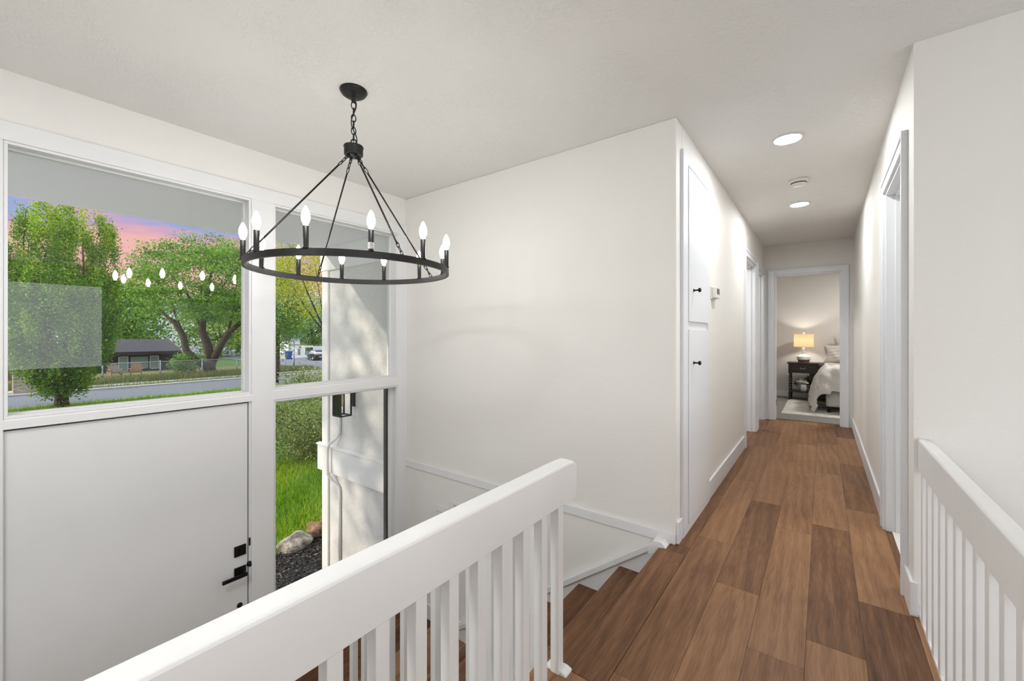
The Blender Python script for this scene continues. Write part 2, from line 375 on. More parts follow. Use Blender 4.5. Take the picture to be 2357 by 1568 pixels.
M['brick'] = brick_mat()
# ------------------------------------------------------------------ room shell
H = 2.44
XW = -3.07            # entry wall, room side
b = MB().box(-3.21, 4.6, -4.6, 2.45, H, H+.14).box(-3.21, .31, 2.45, 7.0, H, H+.14).box(-2.3, -.6, 6.99, 9.66, H, H+.14).box(-.6, 2.4, 6.99, 9.66, H, H+.14).box(.31, 2.4, 2.45, 6.99, H, H+.14)
struct(b.build('ceiling', M['ceiling']), 'white knockdown-textured ceiling over the entry and hallway', 'ceiling')
# stairwell wall facing the camera, left of the hallway
struct(MB().box(-3.20, -.67, 2.45, 2.57, -3.4, H).build('wall_back', M['wall'], bevel=.006), 'cream wall across the stairwell left of the hallway', 'wall')
# hallway left wall with two openings
b = MB()
b.box(-.79, -.67, 2.57, 5.04, -.3, H).box(-.79, -.67, 5.88, 6.11, -.3, H).box(-.79, -.67, 6.80, 6.87, -.3, H)
b.box(-.79, -.67, 5.04, 5.88, 2.045, H).box(-.79, -.67, 6.11, 6.80, 2.045, H)
struct(b.build('wall_hall_left', M['wall']), 'left hallway wall with linen cabinet and thermostat', 'wall')
b = MB().box(.31, .43, 3.40, 6.87, -.3, H).box(.31, .43, 2.66, 3.40, 2.05, H)
struct(b.build('wall_hall_right', M['wall']), 'right hallway wall with one open doorway', 'wall')
struct(MB().prism([(.31, 2.44), (4.6, 2.44), (4.6, 2.56), (.43, 2.56), (.43, 2.66), (.31, 2.66)], -.3, H, 'z').build('wall_right', M['wall']), 'cream wall behind the right-hand railing', 'wall')
b = MB().box(-.79, -.545, 6.87, 6.99, -.3, H).box(.194, .43, 6.87, 6.99, -.3, H).box(-.545, .194, 6.87, 6.99, 2.03, H)
struct(b.build('wall_end', M['wall']), 'end wall of the hallway around the bedroom doorway', 'wall')
# living room behind the camera
b = MB().box(4.6, 4.72, -4.6, -3.5, -.3, H).box(4.6, 4.72, -1.3, -.6, -.3, H).box(4.6, 4.72, 1.6, 2.56, -.3, H)
for y0, y1 in ((-3.5, -1.3), (-.6, 1.6)): b.box(4.6, 4.72, y0, y1, -.3, .6).box(4.6, 4.72, y0, y1, 2.1, H)
struct(b.build('wall_east', M['wall']))
struct(MB().box(-.95, 4.72, -4.72, -4.6, -.3, H).build('wall_south', M['wall']))
struct(MB().box(-.95, -.83, -4.6, -1.45, -.3, H).build('wall_west', M['wall']))
struct(MB().box(-3.21, -.83, -1.45, -1.33, -3.4, H).build('wall_entry_side', M['wall']))
# side rooms off the hallway
struct(MB().box(-2.3, -2.2, 4.4, 6.99, 0, H).box(-2.3, -.79, 4.3, 4.4, 0, H).box(-2.3, -.79, 6.87, 6.99, 0, H).box(-2.2, -.79, 5.94, 6.05, 0, H).build('wall_side_rooms', M['wall']))
struct(MB().box(1.9, 2.0, 2.56, 4.6, 0, H).box(.43, 2.0, 4.5, 4.6, 0, H).build('wall_bathroom', M['wall']))
struct(MB().box(-2.2, -.73, 4.4, 6.87, -.2, -.002).build('floor_side_rooms', M['wood']))
struct(MB().box(.335, 1.9, 2.56, 4.5, -.2, .004).build('floor_bathroom', simple('white_tile', (.72, .70, .68), .3)))
for x, y in ((-1.5, 5.2), (-1.5, 6.45), (1.2, 3.5)): lamp('side_room_fill', 'AREA', (x, y, 2.40), 16, (1, .98, .95), shape='DISK', size=.4)  # added fill lights, spilling through the doorways onto the hall end
# entry wall: drywall above the glazing
struct(MB().box(-3.21, XW, -1.33, 2.45, 2.19, H).box(-3.21, XW, -1.33, -.015, -1.3, 2.19).build('wall_front', M['wall']), 'cream wall band above the entry windows', 'wall')

# ------------------------------------------------------------------ plank floors
def planks(name, rows, y_lo, y_hi, z, th, joints, rs, length=1.24, clip=None, axis='y'):
    """rows: x-intervals; joints: one known joint per row; each plank is its own raised board over a dark bed"""
    V = []; F = []; mi = []; tone = []
    def put(x0, x1, y0, y1, zb, zt, m_, t):
        o = len(V)
        for xx in (x0, x1):
            for yy in (y0, y1):
                for zz in (zb, zt): V.append((xx, yy, zz))
        for f in ((0, 1, 3, 2), (4, 6, 7, 5), (0, 4, 5, 1), (2, 3, 7, 6), (0, 2, 6, 4), (1, 5, 7, 3)):
            F.append([o+i for i in f]); mi.append(m_); tone.append(t)
    g = .0006
    for k, (x0, x1, lo, hi) in enumerate(rows):
        j = joints[k % len(joints)]; n0 = math.floor((lo-j[0])/length)
        y = j[0]+n0*length; i = n0
        while y < hi:
            a, c = max(y, lo), min(y+length, hi)
            if c-a > .004: put(x0+g, x1-g, a+g, c-g, z-th, z, 0, j[1].get(i, rs.uniform(0.05, .85)))
            y += length; i += 1
        put(x0, x1, lo, hi, z-th-.02, z-.0035, 1, 0)
    me = bpy.data.meshes.new(name); me.from_pydata(V, [], F)
    me.materials.append(M['wood']); me.materials.append(M['seam'])
    me.polygons.foreach_set('material_index', mi)
    a = me.attributes.new('tone', 'FLOAT', 'FACE'); a.data.foreach_set('value', tone); me.update()
    bm = bmesh.new(); bm.from_mesh(me); bmesh.ops.recalc_face_normals(bm, faces=bm.faces); bm.to_mesh(me); bm.free()
    o = bpy.data.objects.new(name, me); C.objects.link(o); return o
rs = random.Random(3)
P_ = .1797
known = [(2.63, {-1: .36, 0: .54, 1: .46, 2: .26, 3: .36}),     # -.592
         (2.196, {-2: .5, -1: .55, 0: .22, 1: .55, 2: .42, 3: .5}),   # -.41
         (1.807, {-1: .36, 0: .54, 1: .50, 2: .55, 3: .4}),     # -.231
         (1.993, {-1: .54, 0: .22, 1: .62, 2: .5, 3: .34}),     # -.051
         (2.418, {-1: .16, 0: .58, 1: .35, 2: .55, 3: .18})]    # .128
rows = []; jn = []
xs = -.592
for k in range(5):
    rows.append((xs+k*P_, xs+(k+1)*P_ if k < 4 else .3065, -4.55, 6.99)); jn.append(known[k])
rows.append((.3065, .486, -4.55, 2.44)); jn.append((2.9, {}))
struct(MB().box(.486, 4.6, -4.6, 2.44, -.03, .006).build('floor_living', speckle('bounce_carpet', [(.44, .44, .44), (.56, .56, .56)], 120, .95, .8)))  # unseen pale floor, added to keep bounced light neutral on the white paint
rows.append((-.72, -.592, 2.352, 2.45)); jn.append((2.0, {0: .12}))
rows.append((-.67, -.592, 2.45, 6.87)); jn.append((3.4, {-1: .18, 0: .2, 1: .2, 2: .2}))
rows.append((-.79, -.67, 5.04, 5.88)); jn.append((5.0, {0: .3}))
rows.append((-.79, -.67, 6.11, 6.80)); jn.append((6.0, {0: .3}))
rows.append((.3065, .34, 2.66, 3.40)); jn.append((2.7, {0: .2}))
rows.append((-.83, -.592, -4.55, 1.30)); jn.append((.9, {}))
struct(planks('floor', rows, 0, 0, 0, .018, jn, rs), 'brown oak plank floor of the landing and hallway', 'floor')
struct(MB().box(-.70, 4.6, -4.6, 2.44, -.30, -.036).box(-.67, .33, 2.44, 6.99, -.30, -.036).build('floor_base', M['dark']))
rows = [(-3.2+P_*k, -3.2+P_*(k+1), -1.33, 2.45) for k in range(7)]
struct(planks('floor_entry', rows, 0, 0, -1.28, .018, [(rs.uniform(0, 1.2), {}) for _ in rows], rs), 'brown plank floor of the entry landing below the stairs', 'floor')
struct(MB().box(-3.21, -1.95, -1.33, 2.45, -1.55, -1.315).build('floor_entry_base', M['dark']))

# ------------------------------------------------------------------ staircase up from the entry
def tone_mesh(o, t):
    a = o.data.attributes.new('tone', 'FLOAT', 'FACE'); a.data.foreach_set('value', [t]*len(o.data.polygons)); return o
stair = thing('staircase', (-2.1, 1.86, -1.28), 'flight of brown wooden steps from the entry up to the landing', 'stairs')
def nosing_prof(x0, x1, z, th=.045, r=.014):
    return [(x1, z-th), (x1, z), (x0+r, z), (x0+r*.3, z-r*.3), (x0, z-r), (x0, z-th)]
treads = [(-1.004, -.745, -.222, .22), (-1.283, -1.004, -.430, .12), (-1.555, -1.283, -.642, .3), (-1.82, -1.555, -.855, .4), (-2.09, -1.82, -1.068, .2)]
o = MB().prism(nosing_prof(-.745, -.5935, 0.0005), 1.302, 2.352, 'y').build('tread', M['wood'], stair); tone_mesh(o, .22)
for i, (x0, x1, z, t) in enumerate(treads):
    o = MB().prism(nosing_prof(x0, x1-.045, z), 1.302, 2.424, 'y').build('tread', M['wood'], stair); tone_mesh(o, t)
    o = MB().box(x1-.045, x1+.03, 1.302, 2.424, z-.045, z).build('tread', M['wood'], stair); tone_mesh(o, t+.12)
rx = [(-.72, -.222, -.045), (-.98, -.430, -.267), (-1.258, -.642, -.475), (-1.53, -.855, -.687), (-1.795, -1.068, -.90), (-2.065, -1.28, -1.113)]
for x, z0, z1 in rx: MB().box(x, x+.02, 1.302, 2.424, z0, z1).build('riser', M['rail'], stair)
# skirt boards and stringer
sk = lambda x: -.004-.731*(-.781-x)
MB().prism([(-.70, sk(-.781)-.02), (-.781, sk(-.781)-.04), (-2.36, sk(-2.36)-.04), (-2.36, -1.28), (-2.09, -1.28), (-.72, -.30)], 2.424, 2.4495, 'y').build('skirt_board', M['trim'], stair, .002)
MB().prism([(-.775, sk(-.775)), (-2.36, sk(-2.36)), (-2.36, sk(-2.36)-.04), (-.775, sk(-.775)-.04)], 2.405, 2.4495, 'y').build('skirt_cap', M['trim'], stair, .003)
MB().prism([(-.70, .004), (-.722, .028), (-.77, .03), (-.80, sk(-.80)), (-.80, sk(-.80)-.045), (-.70, -.02)], 2.36, 2.4495, 'y').build('skirt_block', M['trim'], stair, .004)
st = lambda x: -.004-.75*(-.79-x)
MB().prism([(-.80, st(-.80)), (-2.10, st(-2.10)), (-2.10, -1.28), (-2.0, -1.28), (-.80, -.34)], 1.235, 1.302, 'y').build('stringer', M['rail'], stair, .003)
MB().prism([(-.714, -.02), (-.714, .006), (-.735, .012), (-.80, .008), (-.80, -.05)], 1.262, 1.308, 'y').build('stringer_end_block', M['rail'], stair, .004)
# wall under the landing edge and the flight going down
struct(MB().box(-.83, -.78, -1.33, 1.233, -3.4, -.04).build('wall_under_landing', M['wall']))
struct(MB().prism([(-.835, -.40), (-1.99, -1.38), (-1.99, -3.4), (-.835, -3.4)], 1.242, 1.29, 'y').build('wall_under_stairs', M['wall']))
low = thing('lower_staircase', (-1.9, .55, -2.6), 'brown wooden steps going down from the entry landing', 'stairs')
for k in range(4):
    x0 = -1.95+.26*k; z = -1.28-.2*(k+1)
    o = MB().box(x0, x0+.27, -1.32, 1.238, z-.04, z).build('tread', M['wood'], low); tone_mesh(o, .2+.1*k)
    MB().box(x0-.02, x0, -1.32, 1.238, z, z+.16).build('riser', M['rail'], low)

# ------------------------------------------------------------------ railings
rail = thing('landing_railing', (-.77, .6, 0), 'white wooden landing railing with wide top board beside the stair opening', 'railing', )
def rail_prof(x0, x1, z0, z1, r=.008):
    return [(x0, z0), (x1, z0), (x1, z1-r), (x1-r*.35, z1-r*.3), (x1-r*1.2, z1), (x0+r*1.2, z1+.001), (x0+r*.35, z1-r*.3), (x0, z1-r)]
rp = rail_prof(-.803, -.739, .588, .729)
bm_ = MB()
def sect(y, dz=0.0, sx=1.0): return [(-.7715+(p[0]+.7715)*sx, y, p[1]-dz*(p[1]-.588)/.141) for p in rp]
secs = [sect(-1.33), sect(1.335), sect(1.368, .003), sect(1.382, .012), sect(1.387, .028)]
vs = sum(secs, []); n = len(rp); fs = [tuple(range(n)), tuple(range((len(secs)-1)*n, len(secs)*n))]
for i in range(len(secs)-1):
    for k in range(n): fs.append((i*n+k, i*n+(k+1) % n, (i+1)*n+(k+1) % n, (i+1)*n+k))
bm_.add(vs, fs); bm_.build('top_rail', M['rail'], rail, .002)
for k in range(25):
    y = 1.257-.1058*k
    MB().box(-.774, -.741, y, y+.033, .0, .59).build('baluster', M['rail'], rail, .0015)
# sloping stair railing behind it
srail = thing('stair_railing', (-1.4, 1.267, -.5), 'white sloping stair railing seen between the balusters of the landing railing', 'railing')
sb = lambda x: .555-.80*(-.83-x)
MB().prism([(-.806, sb(-.806)), (-.806, sb(-.806)+.15), (-2.05, sb(-2.05)+.17), (-2.05, sb(-2.05))], 1.236, 1.298, 'y').build('top_rail', M['rail'], srail, .003)
for k in range(12):
    x = -.83-.1065*k
    MB().prism([(x-.030, st(x-.030)+.001), (x, st(x)+.001), (x, sb(x)+.004), (x-.030, sb(x-.030)+.004)], 1.25, 1.283, 'y').build('baluster', M['rail'], srail, .0015)
# right-hand railing
rr = thing('right_railing', (.35, 1.2, 0), 'white wooden railing on the right standing against the cream wall', 'railing')
MB().prism([(.322, .622), (.364, .622), (.364, .751), (.360, .756), (.328, .757), (.322, .750)], -.9, 2.439, 'y').build('top_rail', M['rail'], rr, .003)
for k in range(31):
    y = 2.352-.1055*k
    MB().box(.324, .357, y, y+.033, .0, .624).build('baluster', M['rail'], rr, .0015)
MB().box(.325, .37, -.9, 2.439, .0, .012).build('shoe', M['rail'], rr)

# ------------------------------------------------------------------ trims in the stairwell and hallway
struct(MB().box(-3.05, -.672, 2.436, 2.45, .0, .058).build('trim_1', M['trim'], bevel=.002), 'thin white horizontal band along the stairwell wall at floor height', 'trim')
struct(MB().box(-3.05, -2.36, 2.434, 2.45, -1.28, -1.15).build('baseboard_entry', M['trim'], bevel=.003), 'white baseboard at the foot of the stairwell wall', 'baseboard')
struct(MB().box(-.67, -.655, 3.24, 4.952, 0, .132).build('baseboard_left', M['trim_hall'], bevel=.003), 'grey-white baseboard along the left hallway wall', 'baseboard')
struct(MB().box(-.67, -.655, 2.452, 2.538, 0, .125).build('baseboard_corner', M['trim_hall'], bevel=.003), 'short baseboard block at the hallway corner beside the linen cabinet', 'baseboard')
struct(MB().box(-.67, -.655, 6.02, 6.03, 0, .13).box(-.67, -.62, 6.856, 6.87, 0, .13).build('baseboard_far', M['trim_hall']), 'baseboard beside the far bedroom doorway', 'baseboard')
struct(MB().box(.296, .31, 3.475, 6.868, 0, .132).build('baseboard_right', M['trim_hall'], bevel=.003), 'grey-white baseboard along the right hallway wall', 'baseboard')
struct(MB().box(.296, .31, 2.436, 2.59, 0, .145).box(.296, .324, 2.426, 2.44, 0, .145).build('baseboard_near', M['trim'], bevel=.003), 'white baseboard block at the right hallway corner', 'baseboard')
struct(MB().box(.324, .36, 2.428, 2.44, 0, .055).build('baseboard_wall', M['trim'], bevel=.002), 'low white baseboard under the right railing end', 'baseboard')
def casing_x(name, x, d, y0, y1, top, wd, label, mt, depth, zb=0.0):
    """door casing on a wall facing +x (d=1) or -x (d=-1), plus the lined jamb"""
    a, c = (x, x+.018) if d > 0 else (x-.018, x)
    a2, c2 = (x, x+.024) if d > 0 else (x-.024, x)
    b = MB().box(a, c, y0-wd, y0, zb, top+wd).box(a, c, y1, y1+wd, zb, top+wd).box(a, c, y0, y1, top, top+wd)
    e = .0015; b.box(a2, c2, y0-wd-e, y0-wd*.72, zb, top+wd*.72).box(a2, c2, y1+wd*.72, y1+wd+e, zb, top+wd*.72).box(a2, c2, y0-wd-e, y1+wd+e, top+wd*.72, top+wd+e)
    j0, j1 = (x-depth, x+.004) if d > 0 else (x-.004, x+depth)
    b.box(j0, j1, y0-.002, y0+.016, zb, top).box(j0, j1, y1-.016, y1+.002, zb, top).box(j0, j1, y0+.016, y1-.016, top-.016, top+.002)
    m0 = (j0+j1)/2
    b.box(m0-.02, m0+.02, y0+.014, y0+.028, zb, top-.029).box(m0-.02, m0+.02, y1-.028, y1-.014, zb, top-.029).box(m0-.02, m0+.02, y0+.017, y1-.017, top-.029, top-.014)
    o = b.build(name, mt, bevel=.002); struct(o, label, 'door frame'); return o
dl1 = casing_x('door_2', -.67, 1, 5.04, 5.88, 2.045, .07, 'open doorway frame on the left hallway wall, the nearer of two', M['trim_hall'], .122)
dl2 = casing_x('door_3', -.67, 1, 6.11, 6.785, 2.045, .07, 'open doorway frame on the left hallway wall beside the end wall', M['trim_hall'], .122)
dr1 = casing_x('door_4', .31, -1, 2.66, 3.40, 2.06, .07, 'open doorway frame on the right hallway wall', M['trim_hall'], .122)
MB().box(-.705, -.70, 5.055, 5.0605, .22, .31).build('hinge', M['bronze'], dl1)
MB().box(.335, .365, 2.6755, 2.678, 1.03, 1.08).build('strike_plate', M['bronze'], dr1)
b = MB()
x0, x1, tz, wd, y = -.545, .194, 2.03, .072, 6.87
b.box(x0-wd, x0, y-.018, y, 0, tz+wd).box(x1, x1+wd, y-.018, y, 0, tz+wd).box(x0, x1, y-.018, y, tz, tz+wd)
e = .0015; b.box(x0-wd-e, x0-wd*.7, y-.025, y, 0, tz+wd*.7).box(x1+wd*.7, x1+wd+e, y-.025, y, 0, tz+wd*.7).box(x0-wd-e, x1+wd+e, y-.025, y, tz+wd*.7, tz+wd+e)
b.box(x0-.002, x0+.016, y-.004, y+.122, 0, tz).box(x1-.016, x1+.002, y-.004, y+.122, 0, tz).box(x0+.016, x1-.016, y-.003, y+.122, tz-.016, tz+.001)
dend = struct(b.build('door_5', M['trim_hall'], bevel=.002), 'grey-white doorway frame of the bedroom at the end of the hallway', 'door frame')
MB().box(x0+.016, x0+.0185, 6.93, 6.96, .19, .28).build('hinge', M['bronze'], dend)

# ------------------------------------------------------------------ linen cabinet
cab = thing('linen_cabinet', (-.66, 2.9, 0), 'tall white built-in linen cabinet with two flat doors in the hallway', 'cabinet')
b = MB().box(-.67, -.652, 2.542, 2.642, .0, 2.29).box(-.67, -.652, 3.19, 3.238, .0, 2.29).box(-.67, -.652, 2.642, 3.19, 2.225, 2.29).box(-.67, -.652, 2.642, 3.19, 0, .045).box(-.67, -.66, 2.642, 3.19, 1.225, 1.28)
b.build('frame', M['trim_hall'], cab, .002)
for z0, z1, zk in ((1.276, 2.214, 1.474), (.05, 1.229, 1.02)):
    d = MB().box(-.668, -.648, 2.652, 3.182, z0, z1).build('door', M['trim_hall'], cab, .003)
    MB().lathe([(.0, 0), (.010, 0), (.010, .003), (.0055, .006), (.0045, .022), (.006, .026), (.013, .031), (.0145, .036), (.012, .042), (.006, .0445), (.0, .045)], (-.648, 2.758, zk), 28, 'x').build('knob', M['black'], d)

# ------------------------------------------------------------------ thermostat, switches, vent, lights
th = thing('thermostat', (-.67, 3.43, 1.51), 'white wall thermostat with grey screen on the left hallway wall', 'thermostat')
MB().box(-.67, -.663, 3.352, 3.512, 1.463, 1.560).build('backplate', M['plastic'], th, .003)
bd = MB().box(-.663, -.632, 3.368, 3.495, 1.470, 1.553).build('body', M['plastic'], th, .006)
MB().box(-.632, -.6308, 3.385, 3.478, 1.50, 1.543).build('screen', M['lcd'], bd)
sw = thing('light_switch', (-2.58, 2.45, -.32), 'white three-toggle switch plate on the stairwell wall', 'light switch')
MB().box(-2.662, -2.500, 2.443, 2.45, -.372, -.255).build('plate', M['plastic'], sw, .002)
for x in (-2.627, -2.581, -2.535): MB().prism([(2.443, -.322), (2.443, -.302), (2.427, -.290), (2.425, -.298)], x-.005, x+.005, 'x').build('toggle', M['plastic'], sw, .001)
vt = thing('air_vent', (-2.14, 2.45, -.31), 'white louvred air return grille on the stairwell wall', 'vent')
b = MB().box(-2.478, -1.796, 2.441, 2.4495, -.203, -.183).box(-2.478, -1.796, 2.441, 2.4495, -.432, -.412).box(-2.478, -2.44, 2.441, 2.4495, -.412, -.203).box(-1.834, -1.796, 2.441, 2.4495, -.412, -.203)
b.build('frame', M['plastic'], vt, .002)
MB().box(-2.44, -1.834, 2.4485, 2.4495, -.412, -.203).build('backing', M['dark'], vt)
for k in range(16):
    z = -.409+.0131*k
    MB().prism([(2.4405, z), (2.4475, z+.0045), (2.4475, z+.0065), (2.4405, z+.0048)], -2.44, -1.834, 'x').build('louvre', M['plastic'], vt)
for k, (x, y, lab) in enumerate(((-.178, 3.146, 'lit round ceiling downlight nearer the hallway entrance'), (-.179, 4.79, 'lit round ceiling downlight beyond the smoke detector'))):
    dlt = thing('ceiling_light', (x, y, H), lab, 'ceiling light', 'hallway downlights')
    MB().lathe([(.072, .0), (.086, -.001), (.084, -.006), (.074, -.008), (.072, -.006)], (x, y, H), 36).build('trim_ring', M['plastic'], dlt)
    MB().lathe([(0, -.003), (.073, -.003), (.071, -.0075), (0, -.0085)], (x, y, H), 36).build('lens', M['can'], dlt)
sd = thing('smoke_detector', (-.157, 4.047, H), 'round white smoke detector on the hallway ceiling between two downlights', 'smoke detector')
MB().lathe([(0, 0), (.070, 0), (.070, -.012), (.066, -.024), (0, -.024)], (-.157, 4.047, H), 36).build('base', M['plastic'], sd)
MB().lathe([(0, -.024), (.056, -.024), (.054, -.031), (0, -.031)], (-.157, 4.047, H), 36).build('vent_band', M['dark'], sd)
MB().lathe([(0, -.031), (.055, -.031), (.052, -.038), (.03, -.044), (0, -.045)], (-.157, 4.047, H), 36).build('cover', M['plastic'], sd)
# ------------------------------------------------------------------ entry wall joinery: windows and door
XF = -3.045           # face of the white joinery
XB = -3.21
tr = MB().box(XB, XF, -.02, 2.45, 2.105, 2.195).box(XB, XF, -.02, .116, -1.28, 2.105).box(XB, XF, 1.163, 1.303, -1.28, 2.105).box(XB, XF, 2.352, 2.4505, -1.28, 2.105)
struct(tr.build('trim_2', M['trim'], bevel=.003), 'white head board and posts framing the entry windows', 'window trim')
# window 1 above the door
def window(name, label, y0, y1, z0, z1, sill, st_=.014, frame=.0, gx=-3.165):
    fr = MB()
    # stops around the glass
    for a in ((y0, y0+st_, z0+st_, z1-st_), (y1-st_, y1, z0+st_, z1-st_), (y0, y1, z1-st_, z1), (y0, y1, z0, z0+st_)):
        fr.box(XF-.022, XF-.008, *a)
        fr.box(gx-.02, gx+.016, *a)
    if frame:
        fr.box(gx-.016, gx+.05, y0, y0+frame, z0+frame, z1-frame).box(gx-.016, gx+.05, y1-frame, y1, z0+frame, z1-frame).box(gx-.016, gx+.05, y0, y1, z1-frame, z1).box(gx-.016, gx+.05, y0, y1, z0, z0+frame)
    o = struct(fr.build(name, M['trim'], bevel=.002), label, 'window')
    if sill:
        MB().prism([(XB, z0-sill), (XF, z0-sill), (XF, z0-.008), (XF-.004, z0-.001), (gx, z0+.012), (XB, z0+.012)], y0-.004, y1+.004, 'y').build('sill', M['trim'], o, .002)
    MB().box(gx-.003, gx+.003, y0+.002, y1-.002, z0+.002, z1-.002).build('pane', M['glass'], o)
    return o
w1 = window('window_1', 'large clear entry window above the white front door', .116, 1.163, .800, 2.105, .049)
w2 = window('window_2', 'tall upper sidelight window beside the entry post', 1.303, 2.352, .812, 2.105, .069)
w3 = window('window_3', 'lower sidelight window showing lawn and rocks', 1.303, 2.352, -1.10, .743, .0, frame=.03)
MB().box(-3.212, -3.155, 2.318, 2.324, -1.07, .715).build('gasket', M['dark'], w3)
MB().box(XB, XF, 1.303, 2.352, -1.28, -1.10).build('apron', M['trim'], w3, .003)
# front door
dr = MB().box(-3.125, -3.068, .085, 1.146, -1.272, .741).build('door_1', M['door'], bevel=.003)
struct(dr, 'flat white front door with black deadbolt and lever below the window', 'door')
MB().box(-3.2, -3.10, .05, 1.165, .741, .752).box(-3.2, -3.10, 1.146, 1.165, -1.28, .752).build('shadow_gap', M['dark'], dr)
MB().box(-3.2, -3.062, 1.1525, 1.166, -1.28, .751).build('jamb', M['trim'], dr, .002)
db = MB().box(-3.068, -3.058, 1.066, 1.134, -.258, -.190).build('deadbolt', M['black'], dr, .002)
MB().box(-3.058, -3.040, 1.094, 1.106, -.247, -.203).build('thumb_turn', M['black'], db, .002)
lv = MB().box(-3.068, -3.058, 1.066, 1.134, -.400, -.330).build('lever_plate', M['black'], dr, .002)
MB().lathe([(.011, 0), (.011, .04)], (-3.058, 1.115, -.372), 14, 'x').box(-3.026, -3.012, .985, 1.127, -.383, -.361).build('lever', M['black'], lv, .002)
MB().lathe([(0, 0), (.016, 0), (.017, .004), (.012, .006), (0, .006)], (-3.068, 1.098, -.583), 18, 'x').build('lock_button', M['black'], dr)
MB().box(-3.064, -3.060, 1.1505, 1.160, -.212, -.160).build('strike_plate', M['black'], dr)
MB().lathe([(0, 0), (.020, 0), (.017, .012), (.008, .018), (0, .019)], (-3.066, 1.158, -.335), 16, 'x').build('latch_catch', M['black'], dr)

# ------------------------------------------------------------------ chandelier
cx_, cy_, R_, zc = -1.912, 1.2, .474, 1.5235
ch = thing('chandelier', (cx_, cy_, H), 'black wagon-wheel ring chandelier with twelve lit candle bulbs', 'chandelier')
MB().lathe([(0, 0), (.066, 0), (.067, -.006), (.058, -.020), (.040, -.032), (.018, -.036), (.012, -.037), (.010, -.06), (.0, -.061)], (cx_, cy_, H), 32).build('canopy', M['bronze'], ch)
b = MB(); z = 2.380; k = 0
while z > 2.19:
    b.link((cx_, cy_, z-.016), (0, 0, 1), .040, .022, .0026, PI/2*(k % 2)+.4); z -= .0325; k += 1
b.tube([(cx_+.010*math.sin(9*t)+.004, cy_+.010*math.cos(7*t), 2.385-.225*t) for t in [i/24 for i in range(25)]], .0028, 6)
b.build('chain', M['bronze'], ch)
MB().lathe([(0, .008), (.010, .006), (.016, 0), (.047, -.004), (.049, -.010), (.046, -.014), (.046, -.048), (.040, -.054), (0, -.055)], (cx_, cy_, 2.160), 32).link((cx_, cy_, 2.178), (0, 0, 1), .028, .026, .003).build('hub', M['bronze'], ch)
ring = MB()
n = 96; hw, hh = .006, .0145; vs = []; fs = []
for k in range(n):
    a = 2*PI*k/n
    for dr_, dz in ((-hw, -hh), (hw, -hh), (hw, hh), (-hw, hh)): vs.append((cx_+(R_+dr_)*math.cos(a), cy_+(R_+dr_)*math.sin(a), zc+dz))
for k in range(n):
    k2 = (k+1) % n
    for j in range(4): fs.append((k*4+j, k2*4+j, k2*4+(j+1) % 4, k*4+(j+1) % 4))
ring.add(vs, fs, smooth=False)
ring.build('ring', M['bronze'], ch)
for k in range(4):
    a = math.radians(82.5+90*k); ca, sa = math.cos(a), math.sin(a)
    top = Vector((cx_+.030*ca, cy_+.030*sa, 2.098)); end = Vector((cx_+R_*ca, cy_+R_*sa, zc+.012))
    d = (end-top).normalized()
    rod = MB().tube([top+d*.075, end-d*.075], .0042, 8).build('rod', M['bronze'], ch)
    b = MB().tube([(top.x, top.y, 2.108), (top.x, top.y, 2.092)], .006, 8)
    for i in range(3): b.link(top+d*(.006+.026*i), d, .036, .013, .0022, PI/2*i+.3)
    b.build('upper_link', M['bronze'], rod)
    b = MB()
    for i in range(3): b.link(end-d*(.066-.026*i), d, .036, .013, .0022, PI/2*i+.5)
    b.lathe([(0, -.006), (.006, -.006), (.006, .006), (0, .006)], tuple(end), 10); b.build('lower_link', M['bronze'], rod)
for k in range(12):
    a = math.radians(6+30*k); x, y = cx_+R_*math.cos(a), cy_+R_*math.sin(a)
    cd = MB().lathe([(0, -.002), (.014, -.002), (.013, .003), (.0112, .005), (.0112, .088), (0, .088)], (x, y, zc+hh), 18).build('candle_sleeve', M['bronze'], ch)
    MB().lathe([(0, .086), (.0085, .087), (.009, .094), (.0135, .104), (.0168, .116), (.0172, .124), (.0155, .137), (.011, .151), (.006, .161), (.0022, .167), (0, .168)], (x, y, zc+hh), 14).build('bulb', M['bulb'], cd)
    if k == 11: MB().lathe([(.0114, .008), (.0116, .010), (.0116, .033), (.0114, .035)], (x, y, zc+hh), 18).build('sticker', simple('paper_sticker', (.5, .5, .5), .6, var=.4, vscale=160), cd)

# ------------------------------------------------------------------ bedroom
struct(MB().box(-1.6, 2.4, 6.97, 9.66, -.06, .012).build('floor_bedroom', M['carpet']), 'grey carpet of the bedroom', 'floor')
struct(MB().box(-1.6, 2.4, 9.54, 9.66, 0, H).build('wall_bedroom_back', M['wall_bed']), 'warm grey back wall of the bedroom behind the lamp', 'wall')
struct(MB().box(-1.72, -1.6, 6.99, 9.66, 0, H).box(2.3, 2.42, 6.99, 9.66, 0, H).box(.43, 2.4, 6.87, 6.985, 0, H).box(-1.7, -.79, 6.87, 6.985, 0, H).build('wall_bedroom_sides', M['wall_bed']))
struct(MB().box(-1.6, 2.3, 9.525, 9.54, .012, .125).build('baseboard_bedroom', M['trim'], bevel=.003), 'white baseboard under the bedroom lamp wall', 'baseboard')
lamp('bedroom_fill', 'AREA', (.9, 8.1, 2.40), 34, (1, .95, .88), shape='DISK', size=.4)  # added fill light out of view, lifts the bedroom wall
